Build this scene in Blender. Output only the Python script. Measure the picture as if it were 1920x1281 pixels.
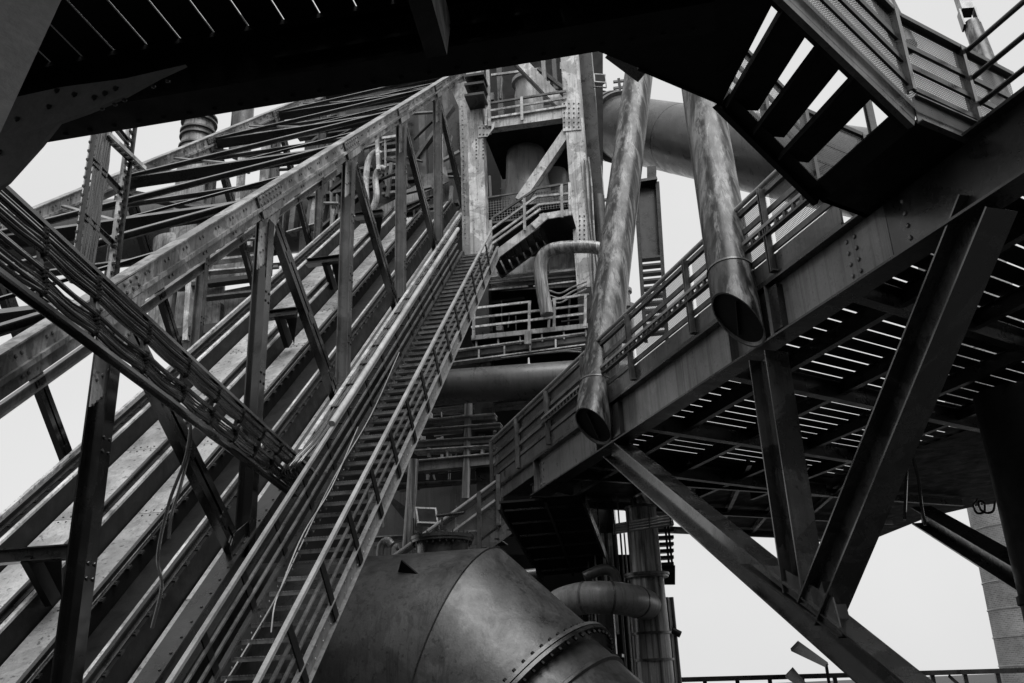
import bpy, bmesh, math, random
from mathutils import Vector as V, Matrix
random.seed(7)
for o in list(bpy.data.objects): bpy.data.objects.remove(o)
SC = bpy.context.scene
COL = SC.collection
R = math.radians
# ------------------------------------------------------------------ camera
FPX, PITCH, ROLL = 1715.0, R(21), R(2.4)          # focal length in photo pixels (1920 wide)
CAM = V((0, 0, 1.6))
fw = V((0, math.cos(PITCH), math.sin(PITCH)))
_u = V((0, -math.sin(PITCH), math.cos(PITCH)))
rt = V((1, 0, 0)) * math.cos(ROLL) - _u * math.sin(ROLL)
up = V((1, 0, 0)) * math.sin(ROLL) + _u * math.cos(ROLL)
cd = bpy.data.cameras.new('camera'); cam = bpy.data.objects.new('camera', cd); COL.objects.link(cam)
cd.sensor_fit = 'HORIZONTAL'; cd.sensor_width = 36; cd.lens = 36 * FPX / 1920
cd.clip_start = 0.05; cd.clip_end = 3000
cam.matrix_world = Matrix(((rt.x, up.x, -fw.x, CAM.x), (rt.y, up.y, -fw.y, CAM.y), (rt.z, up.z, -fw.z, CAM.z), (0, 0, 0, 1)))
SC.camera = cam
# ------------------------------------------------------------------ sky, sun, exposure
SUN_EL, SUN_AZ = R(60), R(156)                    # azimuth clockwise from +Y: behind the camera, to the right
w = bpy.data.worlds.new('World'); SC.world = w; w.use_nodes = True
nt = w.node_tree; nt.nodes.clear()
sky = nt.nodes.new('ShaderNodeTexSky'); sky.sky_type = 'NISHITA'; sky.sun_disc = False
sky.sun_elevation = SUN_EL; sky.sun_rotation = SUN_AZ; sky.dust_density = 4
bw = nt.nodes.new('ShaderNodeRGBToBW'); nt.links.new(sky.outputs[0], bw.inputs[0])
mx = nt.nodes.new('ShaderNodeMix'); mx.data_type = 'FLOAT'; mx.inputs[0].default_value = 0.92
nt.links.new(bw.outputs[0], mx.inputs[2]); mx.inputs[3].default_value = 4.35     # even cloud cover over the clear sky
bg = nt.nodes.new('ShaderNodeBackground'); bg.inputs[1].default_value = 0.1
tcw = nt.nodes.new('ShaderNodeTexCoord'); cn = nt.nodes.new('ShaderNodeTexNoise'); cn.inputs['Scale'].default_value = 2.2; cn.inputs['Detail'].default_value = 5
nt.links.new(tcw.outputs['Generated'], cn.inputs['Vector'])
cr = nt.nodes.new('ShaderNodeMapRange'); cr.inputs[1].default_value = .3; cr.inputs[2].default_value = .7; cr.inputs[3].default_value = .95; cr.inputs[4].default_value = 1.05
nt.links.new(cn.outputs[0], cr.inputs[0])
cm_ = nt.nodes.new('ShaderNodeMath'); cm_.operation = 'MULTIPLY'; nt.links.new(mx.outputs[0], cm_.inputs[0]); nt.links.new(cr.outputs[0], cm_.inputs[1])
nt.links.new(cm_.outputs[0], bg.inputs[0])
wo = nt.nodes.new('ShaderNodeOutputWorld'); nt.links.new(bg.outputs[0], wo.inputs[0])
sl = bpy.data.lights.new('sun', 'SUN'); sl.energy = 1.9; sl.angle = R(50); sl.color = (1, 1, 1)
so = bpy.data.objects.new('sun', sl); COL.objects.link(so)
sd = V((math.sin(SUN_AZ) * math.cos(SUN_EL), math.cos(SUN_AZ) * math.cos(SUN_EL), math.sin(SUN_EL)))
so.rotation_euler = sd.to_track_quat('Z', 'Y').to_euler(); so.location = (0, -20, 40)
vs = SC.view_settings; vs.view_transform = 'Standard'; vs.look = 'None'; vs.exposure = 0.9; vs.gamma = 1; vs.use_curve_mapping = False
SC.render.engine = 'CYCLES'
SC.cycles.max_bounces = 6; SC.cycles.transparent_max_bounces = 16
# ------------------------------------------------------------------ pixels to rays (a pixel gives a direction; planes give the distance)
def ray(x, y): return (fw * FPX + rt * (x - 960) + up * (640.5 - y)).normalized()
def Py(x, y, Y): d = ray(x, y); return CAM + d * (Y / d.y)
def Pz(x, y, z): d = ray(x, y); return CAM + d * ((z - CAM.z) / d.z)
def Pp(x, y, o, n): d = ray(x, y); return CAM + d * ((o - CAM).dot(n) / d.dot(n))
Z = V((0, 0, 1))
# frame of the inclined bridge: L to the right, D up the slope, N off its plane
D = ray(1180, -67); AZ = math.atan2(D.x, D.y)
L = V((math.cos(AZ), -math.sin(AZ), 0)); H = V((math.sin(AZ), math.cos(AZ), 0)); N = L.cross(D)
K = 1.136
S0 = Py(590, 1075, 11 * K)
def I(s, t, n): return S0 + (L * s + D * t + N * n) * K
def IS(x, y, s): return Pp(x, y, S0 + L * s * K, L)
def IN(x, y, n): return Pp(x, y, S0 + N * n * K, N)
def stn(P): v = P - S0; return v.dot(L) / K, v.dot(D) / K, v.dot(N) / K
# frame of the tower: front plane
OT = I(.4, 13.5, 0) + H * 2.2
def TW(x, y, off=0.): return Pp(x, y, OT + H * off, H)
def mpp(P): return (P - CAM).dot(fw) / FPX            # metres per photo pixel at P
# frame of the footbridge
ZB = 5.9
B0 = Pz(1420, 660, ZB)
_b = Pz(1010, 925, ZB) - B0; _b.z = 0
b_ = _b.normalized(); nb = V((b_.y, -b_.x, 0))
def BL(u, v, z): p = B0 + b_ * u + nb * v; return V((p.x, p.y, z))
def BV(x, y, v=0.): return Pp(x, y, B0 + nb * v, nb)
# ------------------------------------------------------------------ materials
def newmat(name):
    m = bpy.data.materials.new(name); m.use_nodes = True
    t = m.node_tree; t.nodes.clear()
    o = t.nodes.new('ShaderNodeOutputMaterial'); p = t.nodes.new('ShaderNodeBsdfPrincipled')
    t.links.new(p.outputs[0], o.inputs[0]); return m, t, p, o
def nd(t, typ, **kw):
    n = t.nodes.new(typ)
    for k, v in kw.items(): setattr(n, k, v)
    return n
def ramp(t, src, stops):
    r = nd(t, 'ShaderNodeValToRGB'); t.links.new(src, r.inputs[0])
    e = r.color_ramp.elements
    while len(e) < len(stops): e.new(.5)
    for k, (p, c) in enumerate(stops): e[k].position = p; e[k].color = (c, c, c, 1)
    return r.outputs[0]
def noise(t, vec, scale, detail=6, rough=.6, dist=0.):
    n = nd(t, 'ShaderNodeTexNoise'); n.inputs['Scale'].default_value = scale; n.inputs['Detail'].default_value = detail
    n.inputs['Roughness'].default_value = rough; n.inputs['Distortion'].default_value = dist
    t.links.new(vec, n.inputs['Vector']); return n.outputs[0]
def mul(t, a, b, mode='MULTIPLY', f=1.):
    m = nd(t, 'ShaderNodeMix', data_type='RGBA', blend_type=mode); m.inputs[0].default_value = f
    t.links.new(a, m.inputs[6]); t.links.new(b, m.inputs[7]); return m.outputs[2]
def steel(name, lo, hi, rough=.5, metal=0., streak=0., patch=.0, speck=0., bump=.15, scale=1.3, spec=.5, drip=(7, 7, .35), coat=0., base_map=None, edge=.18):
    m, t, p, o = newmat(name)
    oi = nd(t, 'ShaderNodeObjectInfo').outputs['Random']
    ad = nd(t, 'ShaderNodeVectorMath', operation='ADD'); t.links.new(nd(t, 'ShaderNodeTexCoord').outputs['Object'], ad.inputs[0])
    sc_ = nd(t, 'ShaderNodeMath', operation='MULTIPLY'); sc_.inputs[1].default_value = 37.; t.links.new(oi, sc_.inputs[0]); t.links.new(sc_.outputs[0], ad.inputs[1])
    co = ad.outputs[0]
    cb_ = co
    if base_map:
        mq = nd(t, 'ShaderNodeMapping'); mq.inputs['Scale'].default_value = base_map; t.links.new(co, mq.inputs[0]); cb_ = mq.outputs[0]
    n1 = noise(t, cb_, scale, 9, .62, .4)
    c = ramp(t, n1, [(.5 - edge, lo), (.5 + edge, hi)])
    n2 = noise(t, co, 34, 5, .7)
    c = mul(t, c, ramp(t, n2, [(.3, .84), (.7, 1.12)]))
    c = mul(t, c, ramp(t, oi, [(0., .8), (1., 1.2)]))
    if streak:
        mp = nd(t, 'ShaderNodeMapping'); mp.inputs['Scale'].default_value = drip; t.links.new(co, mp.inputs[0])
        n3 = noise(t, mp.outputs[0], 1.6, 6, .65, .9)
        c = mul(t, c, ramp(t, n3, [(.38, 1 - streak), (.5, 1.), (.62, 1.), (.74, 1 + streak * 1.3)]))
    if patch:
        n4 = noise(t, cb_, .9, 8, .6, 1.2)
        c = mul(t, c, ramp(t, n4, [(.5, 1.), (.53, 1 - patch)]))
    if speck:
        n5 = noise(t, co, 12, 3, .5)
        c = mul(t, c, ramp(t, n5, [(.33, 1 - speck), (.38, 1.)]))
    t.links.new(c, p.inputs['Base Color'])
    rr = ramp(t, noise(t, co, 2.6, 7, .65, .5), [(.3, max(.05, rough - .16)), (.7, min(1, rough + .18))])
    t.links.new(rr, p.inputs['Roughness'])
    p.inputs['Metallic'].default_value = metal
    p.inputs['Specular IOR Level'].default_value = spec
    p.inputs['Coat Weight'].default_value = coat; p.inputs['Coat Roughness'].default_value = .16
    if bump:
        bp = nd(t, 'ShaderNodeBump'); bp.inputs['Strength'].default_value = bump; bp.inputs['Distance'].default_value = .02
        t.links.new(noise(t, co, 18, 6, .6), bp.inputs['Height']); t.links.new(bp.outputs[0], p.inputs['Normal'])
    return m
M = {}
M['light'] = steel('weathered_pale_paint', .33, .68, .45, streak=.4, patch=.4, speck=.55, coat=.2)
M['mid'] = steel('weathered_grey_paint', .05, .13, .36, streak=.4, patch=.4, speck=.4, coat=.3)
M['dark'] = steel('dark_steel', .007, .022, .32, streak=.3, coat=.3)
M['black'] = steel('black_steel', .003, .009, .6, bump=.1, spec=.2)
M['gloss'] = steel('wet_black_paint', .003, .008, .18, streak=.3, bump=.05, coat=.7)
M['plate'] = steel('wet_track_plate', .34, .58, .27, streak=.15, patch=.2, speck=.6, bump=.2, coat=.5)
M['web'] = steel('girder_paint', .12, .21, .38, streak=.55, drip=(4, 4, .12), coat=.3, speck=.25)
M['strut'] = steel('wet_strut_paint', .03, .07, .22, streak=.4, patch=.6, coat=.9, bump=.05)
M['pipe'] = steel('streaked_pipe_paint', .006, .17, .36, streak=.9, patch=.7, drip=(10, 10, .16), bump=.03, scale=2.2, base_map=(3.2, 3.2, .16), coat=.08, spec=.35, edge=.09)
M['duct'] = steel('sheet_duct', .05, .1, .34, streak=.3, bump=.04, scale=.6, coat=.2)
M['tank'] = steel('matt_duct_steel', .028, .065, .4, streak=.4, patch=.3, bump=.16, speck=.5, scale=.5, coat=.05)
M['rail'] = steel('galvanised_rail', .2, .38, .36, streak=.2, coat=.2)
M['flat'] = steel('flat_bar_paint', .12, .24, .4, streak=.3, speck=.4, coat=.2)
M['cable'] = steel('cable_rubber', .02, .04, .18, bump=0, coat=.9)
M['wall'] = steel('stained_plate_wall', .1, .36, .4, streak=.6, patch=.4, speck=.3, coat=.2)
M['chord'] = steel('stained_chord_paint', .07, .38, .42, streak=.5, patch=.55, speck=.6, coat=.25, scale=.8)
M['pipe_pale'] = steel('pale_streaked_pipe', .14, .5, .36, streak=.7, patch=.5, drip=(9, 9, .22), bump=.03, scale=1.6, base_map=(3.2, 3.2, .3), coat=.3)
M['vessel'] = steel('smooth_vessel_paint', .16, .26, .4, streak=.3, bump=.03, scale=.6, coat=.15)
M['shade_black'] = steel('shade_black_beam', .003, .009, .55, streak=.3, spec=.25)  # near-black colour paints shade on the track beam sides and channel floor
M['bracket'] = steel('bracket_paint', .13, .22, .6, bump=.25)
M['pillar'] = steel('brace_paint', .36, .46, .7, bump=.4)
M['ground'] = steel('wet_asphalt_ground', .018, .035, .8, bump=.4)
m, t, p, o = newmat('lamp_glass'); p.inputs['Base Color'].default_value = (.05, .05, .05, 1); p.inputs['Roughness'].default_value = .4; p.inputs['Specular IOR Level'].default_value = .15; M['glass'] = m
def perforated():
    m, t, p, o = newmat('perforated_sheet')
    uv = nd(t, 'ShaderNodeUVMap').outputs[0]
    sc = nd(t, 'ShaderNodeVectorMath', operation='SCALE'); sc.inputs[3].default_value = 1 / .026; t.links.new(uv, sc.inputs[0])
    fr = nd(t, 'ShaderNodeVectorMath', operation='FRACTION'); t.links.new(sc.outputs[0], fr.inputs[0])
    sb = nd(t, 'ShaderNodeVectorMath', operation='SUBTRACT'); sb.inputs[1].default_value = (.5, .5, 0); t.links.new(fr.outputs[0], sb.inputs[0])
    ln = nd(t, 'ShaderNodeVectorMath', operation='LENGTH'); t.links.new(sb.outputs[0], ln.inputs[0])
    lt = nd(t, 'ShaderNodeMath', operation='LESS_THAN'); lt.inputs[1].default_value = .385; t.links.new(ln.outputs[1], lt.inputs[0])
    tr = nd(t, 'ShaderNodeBsdfTransparent'); ms = nd(t, 'ShaderNodeMixShader')
    t.links.new(lt.outputs[0], ms.inputs[0]); t.links.new(p.outputs[0], ms.inputs[1]); t.links.new(tr.outputs[0], ms.inputs[2])
    t.links.new(ms.outputs[0], o.inputs[0])
    co = nd(t, 'ShaderNodeTexCoord').outputs['Object']
    t.links.new(ramp(t, noise(t, co, 3), [(.3, .05), (.7, .12)]), p.inputs['Base Color']); p.inputs['Roughness'].default_value = .5
    return m
M['perf'] = perforated()
def mesh_wire():
    m = M['perf'].copy(); m.name = 'wire_mesh'
    t = m.node_tree
    for n in t.nodes:
        if n.type == 'VECT_MATH' and n.operation == 'SCALE': n.inputs[3].default_value = 1 / .09
        if n.type == 'MATH': n.inputs[1].default_value = .43
    return m
M['wire'] = mesh_wire()
M['perf_fine'] = M['perf'].copy(); M['perf_fine'].name = 'fine_perforated_sheet'
for n in M['perf_fine'].node_tree.nodes:
    if n.type == 'MATH': n.inputs[1].default_value = .27
def brick():
    m, t, p, o = newmat('chimney_brick')
    uv = nd(t, 'ShaderNodeUVMap').outputs[0]
    b = nd(t, 'ShaderNodeTexBrick'); b.inputs['Scale'].default_value = 1; b.inputs['Brick Width'].default_value = .34; b.inputs['Row Height'].default_value = .13
    b.inputs['Mortar Size'].default_value = .025
    b.inputs[1].default_value = (.15, .15, .15, 1); b.inputs[2].default_value = (.25, .25, .25, 1); b.inputs[3].default_value = (.3, .3, .3, 1)
    t.links.new(uv, b.inputs[0])
    c = mul(t, b.outputs[0], ramp(t, noise(t, uv, .5, 6), [(.3, .7), (.7, 1.3)]))
    t.links.new(c, p.inputs['Base Color']); p.inputs['Roughness'].default_value = .85
    return m
M['brick'] = brick()
# ------------------------------------------------------------------ mesh builder
class MB:
    def __init__(s): s.v = []; s.f = []; s.uv = {}
    def add(s, vs, fs):
        k = len(s.v); s.v += [V(x) for x in vs]; s.f += [tuple(i + k for i in f) for f in fs]; return s
    def frame(s, a, b, upv):
        d = (b - a).normalized(); sd = d.cross(upv)
        if sd.length < 1e-4: sd = d.cross(V((1, 0, 0)))
        sd.normalize(); return d, sd, sd.cross(d).normalized()
    def prism(s, prof, a, b, upv=Z, cap=True):
        d, sd, u = s.frame(a, b, upv); n = len(prof)
        vs = [a + sd * x + u * y for x, y in prof] + [b + sd * x + u * y for x, y in prof]
        fs = [(i, (i + 1) % n, n + (i + 1) % n, n + i) for i in range(n)]
        if cap: fs += [tuple(range(n - 1, -1, -1)), tuple(range(n, 2 * n))]
        return s.add(vs, fs)
    def bar(s, a, b, w, h, upv=Z):
        w /= 2; h /= 2; return s.prism([(-w, -h), (w, -h), (w, h), (-w, h)], a, b, upv)
    def ib(s, a, b, w, h, t=.02, upv=Z):
        w /= 2; h /= 2; c = t / 2
        return s.prism([(-w, -h), (w, -h), (w, -h + t), (c, -h + t), (c, h - t), (w, h - t), (w, h), (-w, h), (-w, h - t), (-c, h - t), (-c, -h + t), (-w, -h + t)], a, b, upv)
    def ch(s, a, b, w, h, t=.015, upv=Z, flip=1):
        h /= 2
        pr = [(0, -h), (w, -h), (w, -h + t), (t, -h + t), (t, h - t), (w, h - t), (w, h), (0, h)]
        pr = [(x * flip, y) for x, y in pr]
        return s.prism(pr, a, b, upv)
    def twin(s, a, b, w, h, gap, upv=Z, batten=1.2):
        """two bars with a gap and batten plates"""
        d, sd, u = s.frame(a, b, upv); q = (w + gap) / 2
        for k in (-1, 1): s.bar(a + sd * k * q, b + sd * k * q, w, h, upv)
        ln = (b - a).length; n = max(2, int(ln / batten))
        for i in range(n + 1):
            c = a + d * (ln * (i + .5) / (n + 1)); s.bar(c - d * .12, c + d * .12, gap + w * .8, h * 1.12, upv)
        return s
    def tube(s, pts, r, seg=12, cap=True):
        n = len(pts); rs = r if isinstance(r, (list, tuple)) else [r] * n
        d0 = (pts[1] - pts[0]).normalized(); x = d0.cross(Z)
        if x.length < .05: x = d0.cross(V((1, 0, 0)))
        x.normalize(); rings = []; k = len(s.v)
        for i in range(n):
            if i == 0: d = d0
            elif i == n - 1: d = (pts[i] - pts[i - 1]).normalized()
            else: d = ((pts[i + 1] - pts[i]).normalized() + (pts[i] - pts[i - 1]).normalized()).normalized()
            x = (x - d * x.dot(d)).normalized(); y = d.cross(x)
            s.v += [pts[i] + (x * math.cos(2 * math.pi * j / seg) + y * math.sin(2 * math.pi * j / seg)) * rs[i] for j in range(seg)]
        for i in range(n - 1):
            for j in range(seg):
                s.f.append((k + i * seg + j, k + i * seg + (j + 1) % seg, k + (i + 1) * seg + (j + 1) % seg, k + (i + 1) * seg + j))
        if cap:
            s.f.append(tuple(k + j for j in range(seg - 1, -1, -1))); s.f.append(tuple(k + (n - 1) * seg + j for j in range(seg)))
        return s
    def rev(s, a, d, prof, seg=32, cap=True):
        d = d.normalized(); x = d.cross(V((.3, .2, .9))).normalized(); y = d.cross(x); k = len(s.v); n = len(prof)
        for q, r in prof:
            s.v += [a + d * q + (x * math.cos(2 * math.pi * j / seg) + y * math.sin(2 * math.pi * j / seg)) * r for j in range(seg)]
        for i in range(n - 1):
            for j in range(seg):
                s.f.append((k + i * seg + j, k + i * seg + (j + 1) % seg, k + (i + 1) * seg + (j + 1) % seg, k + (i + 1) * seg + j))
        if cap:
            s.f.append(tuple(k + j for j in range(seg - 1, -1, -1))); s.f.append(tuple(k + (n - 1) * seg + j for j in range(seg)))
        return s
    def plate(s, pts, t, nrm=None):
        if nrm is None: nrm = (pts[1] - pts[0]).cross(pts[2] - pts[0])
        nrm = nrm.normalized() * t; n = len(pts)
        return s.add(list(pts) + [q + nrm for q in pts], [tuple(range(n - 1, -1, -1)), tuple(range(n, 2 * n))] + [(i, (i + 1) % n, n + (i + 1) % n, n + i) for i in range(n)])
    def sheet(s, a, e1, e2):
        k = len(s.v); s.v += [a, a + e1, a + e1 + e2, a + e2]; f = (k, k + 1, k + 2, k + 3); s.f.append(f)
        s.uv[len(s.f) - 1] = [(0, 0), (e1.length, 0), (e1.length, e2.length), (0, e2.length)]; return s
    def rivet(s, p, n, r=.022):
        n = n.normalized(); x = n.cross(V((.31, .72, .2))).normalized(); y = n.cross(x); k = len(s.v)
        for q, h in ((1, 0), (.75, .55)):
            s.v += [p + (x * math.cos(j * math.pi / 3) + y * math.sin(j * math.pi / 3)) * r * q + n * r * h for j in range(6)]
        s.v.append(p + n * r * .85)
        for j in range(6):
            s.f.append((k + j, k + (j + 1) % 6, k + 6 + (j + 1) % 6, k + 6 + j)); s.f.append((k + 6 + j, k + 6 + (j + 1) % 6, k + 12))
        return s
    def rivets(s, a, b, n, nrm, r=.022):
        for i in range(n): s.rivet(a.lerp(b, i / max(1, n - 1)), nrm, r)
        return s
    def build(s, name, mat, parent=None, smooth=True, kind=None, label=None):
        me = bpy.data.meshes.new(name)
        off = V((0, 0, 0)); q = parent
        while q: off = off + q.location; q = q.parent
        me.from_pydata([v - off for v in s.v], [], s.f)
        if s.uv:
            ul = me.uv_layers.new(name='UVMap')
            for fi, us in s.uv.items():
                for k, li in enumerate(me.polygons[fi].loop_indices): ul.data[li].uv = us[k]
        me.materials.append(M[mat] if isinstance(mat, str) else mat)
        bm = bmesh.new(); bm.from_mesh(me)
        if not s.uv: bmesh.ops.recalc_face_normals(bm, faces=bm.faces)
        bm.to_mesh(me); bm.free()
        if smooth: me.shade_smooth(); me.set_sharp_from_angle(angle=R(35))
        o = bpy.data.objects.new(name, me); COL.objects.link(o)
        if parent: o.parent = parent
        if kind: o['kind'] = kind
        if label: o['label'] = label
        return o
def tag(o, label, cat, group=None):
    o['label'] = label; o['category'] = cat
    if group: o['group'] = group
    return o
def thing(name, label, cat, loc, group=None):
    o = bpy.data.objects.new(name, None); COL.objects.link(o); o.location = loc; o.empty_display_size = .2
    return tag(o, label, cat, group)
def one(mb, name, mat, label, cat, group=None, base=None, smooth=True):
    """a thing that is one mesh, its origin at its base"""
    e = base if base is not None else V((sum(v.x for v in mb.v) / len(mb.v), sum(v.y for v in mb.v) / len(mb.v), min(v.z for v in mb.v)))
    mb.v = [v - e for v in mb.v]; o = mb.build(name, mat, None, smooth); o.location = e
    return tag(o, label, cat, group)
def curve(pts, n=8):
    """Catmull-Rom through points"""
    q = [pts[0] * 2 - pts[1]] + list(pts) + [pts[-1] * 2 - pts[-2]]; out = []
    for i in range(1, len(q) - 2):
        a, b, c, d = q[i - 1:i + 3]
        for k in range(n):
            t = k / n; out.append(.5 * ((2 * b) + (c - a) * t + (2 * a - 5 * b + 4 * c - d) * t * t + (3 * b - a - 3 * c + d) * t ** 3))
    out.append(pts[-1]); return out
# ================================================================== GROUND
g = MB().add([(-900, -300, 0), (900, -300, 0), (900, 1500, 0), (-900, 1500, 0)], [(0, 1, 2, 3)]).build('ground', 'ground'); g['kind'] = 'structure'
# ================================================================== UNSEEN BUILDING, ADDED TO BLOCK LOW SKY LIGHT
wb = thing('sky_blocker', 'unseen dark building behind the camera, added to block low sky light and darken reflections', 'building', V((0, -12, 0)))
MB().bar(V((-45, -14, 7.5)), V((45, -14, 7.5)), 4, 15).build('wall', 'dark', wb)
MB().bar(V((-46, -14, 15.2)), V((46, -14, 15.2)), 5, .4).build('roof', 'black', wb)
for k in range(15): MB().bar(V((-42 + 6 * k, -11.9, 0)), V((-42 + 6 * k, -11.9, 14.6)), .8, .4, Z).build('pilaster', 'dark', wb)
for k in range(14): MB().bar(V((-40.5 + 6 * k, -11.95, 9)), V((-37.5 + 6 * k, -11.95, 9)), .1, 4).build('window', 'glass', wb)
# ================================================================== INCLINED BRIDGE
NT = 3.55; SR, SLF = -1.4, -6.3
TK = [-.02 + 4.48 * k for k in range(-1, 6)]
def drop(t, n, nb_):            # straight down from (t, n) to level n = nb_
    h = (n - nb_) / N.z; return t - h * D.z, nb_
br = thing('inclined_bridge', 'riveted steel truss bridge with plated tracks climbing to the tower beside the long stair', 'bridge', I(-3.8, -4.2, -.6))
def truss(s, near):
    sg = L if near else L
    face = .045 if near else .045
    mb = MB()
    a, b = I(s, -6.3, NT), I(s, 22.6, NT)
    # chord: upper plate, ridge, lower plate and a top flange
    for (v0, v1, w_) in ((.015, .215, .08), (-.185, -.04, .055)):
        mb.prism([(-w_ / 2, v0), (w_ / 2, v0), (w_ / 2, v1), (-w_ / 2, v1)], a, b, N)
    mb.prism([(-.09, -.04), (.09, -.04), (.09, .015), (-.09, .015)], a, b, N)
    mb.prism([(-.14, .215), (.08, .215), (.08, .235), (-.14, .235)], a, b, N)
    chord = mb.build('top_chord', 'chord', br)
    rv = MB()
    for q in range(58):
        t = -5 + q * .48
        for (n_, d_) in ((.12, .04), (-.11, .0275)):
            if q % 2 or n_ > 0:
                for e in (0, .09): rv.rivet(I(s, t + e, NT) + N * n_ + L * d_, L, .026)
    rv.build('rivets', 'mid', chord, kind='stuff')
    for k, t in enumerate(TK):
        # splice plate and gusset at the panel point
        mb = MB()
        c = I(s, t + .1, NT) + L * .055
        mb.prism([(-.0, .02), (.03, .02), (.03, .2), (0, .2)], c - D * .5, c + D * .55, N)
        mb.prism([(-.0, -.19), (.03, -.19), (.03, -.05), (0, -.05)], c - D * .45, c + D * .5, N)
        mb.build('splice_plate', 'chord', br)
        mb = MB(); g0 = I(s, t, NT) + L * .03
        tb, n_ = drop(t, NT, NT - .75)
        pts = [g0 + D * .55 - N * .2, g0 - D * .45 - N * .2, I(s, tb, n_) + L * .03 - D * .25, I(s, tb, n_) + L * .03 + D * .22]
        mb.plate(pts, .02, L); gus = mb.build('gusset_plate', 'chord', br)
        rv = MB()
        for i in range(7):
            for j in (.06, .16): rv.rivet(c + D * (-.42 + .15 * i) + N * j + L * .03, L, .03)
        for i in range(5): rv.rivets(pts[0].lerp(pts[1], .1 + .2 * i) + L * .02, pts[3].lerp(pts[2], .1 + .2 * i) + L * .02, 4, L, .024)
        rv.build('rivets', 'mid', gus, kind='stuff')
        # post: two channels facing each other with a web
        tb, nb_ = drop(t, NT - .1, -.35 if near else -1.1)
        p0, p1 = I(s, tb, nb_), I(s, *drop(t, NT - .1, NT - .25))
        mb = MB(); mb.ib(p0, p1, .19, .25, .022, L)
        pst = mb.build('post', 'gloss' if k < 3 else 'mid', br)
        rv = MB()
        for i in range(3):
            c = p0.lerp(p1, .25 + .25 * i)
            for e in (-.055, .055):
                for z_ in (-.08, .08): rv.rivet(c + L * .127 + H * e + Z * z_, L, .026)
        rv.build('rivets', 'gloss', pst, kind='stuff')
        if k < len(TK) - 1:
            tb2, nb2 = drop(TK[k + 1], NT, -.2 if near else -1.0)
            q0, q1 = I(s, t + .18, NT - .35), I(s, tb2 - .15, nb2)
            mb = MB().twin(q0 - L * .02, q1 - L * .02, .12, .14, .05, L, 1.6)
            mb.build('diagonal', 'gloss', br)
            # foot gusset
            g0 = I(s, tb2, -.15 if near else -1.) + L * .06
            mb = MB().plate([g0 - D * .5, g0 + D * .3, g0 + D * .25 + N * .2, g0 - D * .2 + N * .3, g0 - D * .45 + N * .2], .02, L); mb.build('gusset_plate', 'gloss', br)
    nbot = -.3 if near else -1.25
    mb = MB(); a, b = I(s, -6.3, nbot), I(s, 22.6, nbot)
    mb.ib(a, b, .3, .42, .03, N); bch = mb.build('bottom_chord', 'dark', br)
    rv = MB()
    for q in range(100): rv.rivet(I(s, -4 + q * .26, nbot + .18) + L * .1 + N * .01, N, .022)
    rv.build('rivets', 'dark', bch, kind='stuff')
truss(SR, True); truss(SLF, False)
mb = MB().ch(I(SLF, -6, 1.05), I(SLF, 22, 1.05), .12, .22, .02, N); mb.build('side_rail', 'mid', br)
# top lateral bracing
for k, t in enumerate(TK):
    a, b = I(SLF + .1, t, NT - .02), I(SR - .1, t, NT - .02)
    MB().ib(a, b, .2, .26, .02, N).build('cross_strut', 'dark', br)
    MB().ib(I(SLF + .1, t + .34, NT - .05), I(SR - .1, t + .34, NT - .05), .1, .14, .014, N).build('cross_strut', 'gloss', br)
    if k < len(TK) - 1:
        t2 = TK[k + 1]; th_ = (t + t2) / 2
        MB().ch(I(SLF + .1, th_, NT - .08), I(SR - .1, th_, NT - .08), .08, .1, .012, N).build('cross_strut', 'flat', br)
        MB().bar(I(SLF + .1, th_, NT + .06), I((SLF + SR) / 2, t, NT + .06), .07, .05, N).build('lateral_brace', 'flat', br)
        MB().bar(I(SR - .1, th_, NT + .06), I((SLF + SR) / 2, t, NT + .06), .07, .05, N).build('lateral_brace', 'gloss', br)
        MB().ch(I(SLF + .1, t, NT + .1), I(SR - .1, t2, NT + .1), .14, .12, .018, N).build('lateral_brace', 'mid', br)
        MB().ch(I(SLF + .1, t2, NT - .2), I(SR - .1, t, NT - .2), .2, .14, .018, N).build('lateral_brace', 'dark', br)
# tracks: beams, rails, plates
T0, T1 = -6.3, 20.5
def strip(name, s0, s1, n0, n1, mat, t0=T0, t1=T1):
    c = (s0 + s1) / 2; a = I(c, t0, (n0 + n1) / 2); b = I(c, t1, (n0 + n1) / 2)
    return MB().bar(a, b, (s1 - s0) * K, (n1 - n0) * K, N).build(name, mat, br)
for (s0, s1, n_) in ((-5.36, -4.22, -.56), (-3.93, -3.05, -.56), (-2.03, -1.52, -.56)):
    t = T0; j = 0
    while t < T1:
        t1 = min(t + 2.24, T1)
        tp = strip('track_plate', s0, s1, n_ - .03, n_, 'plate', t, t1 - .012)
        rv = MB()
        for e in (-.07, .07): rv.rivets(I(s0 + .12, t1 + e, n_), I(s1 - .1, t1 + e, n_), int((s1 - s0) / .13), N, .02)
        rv.build('rivets', 'dark', tp, kind='stuff'); t = t1
strip('channel_floor', -2.92, -2.36, -.5, -.47, 'shade_black')
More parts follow.
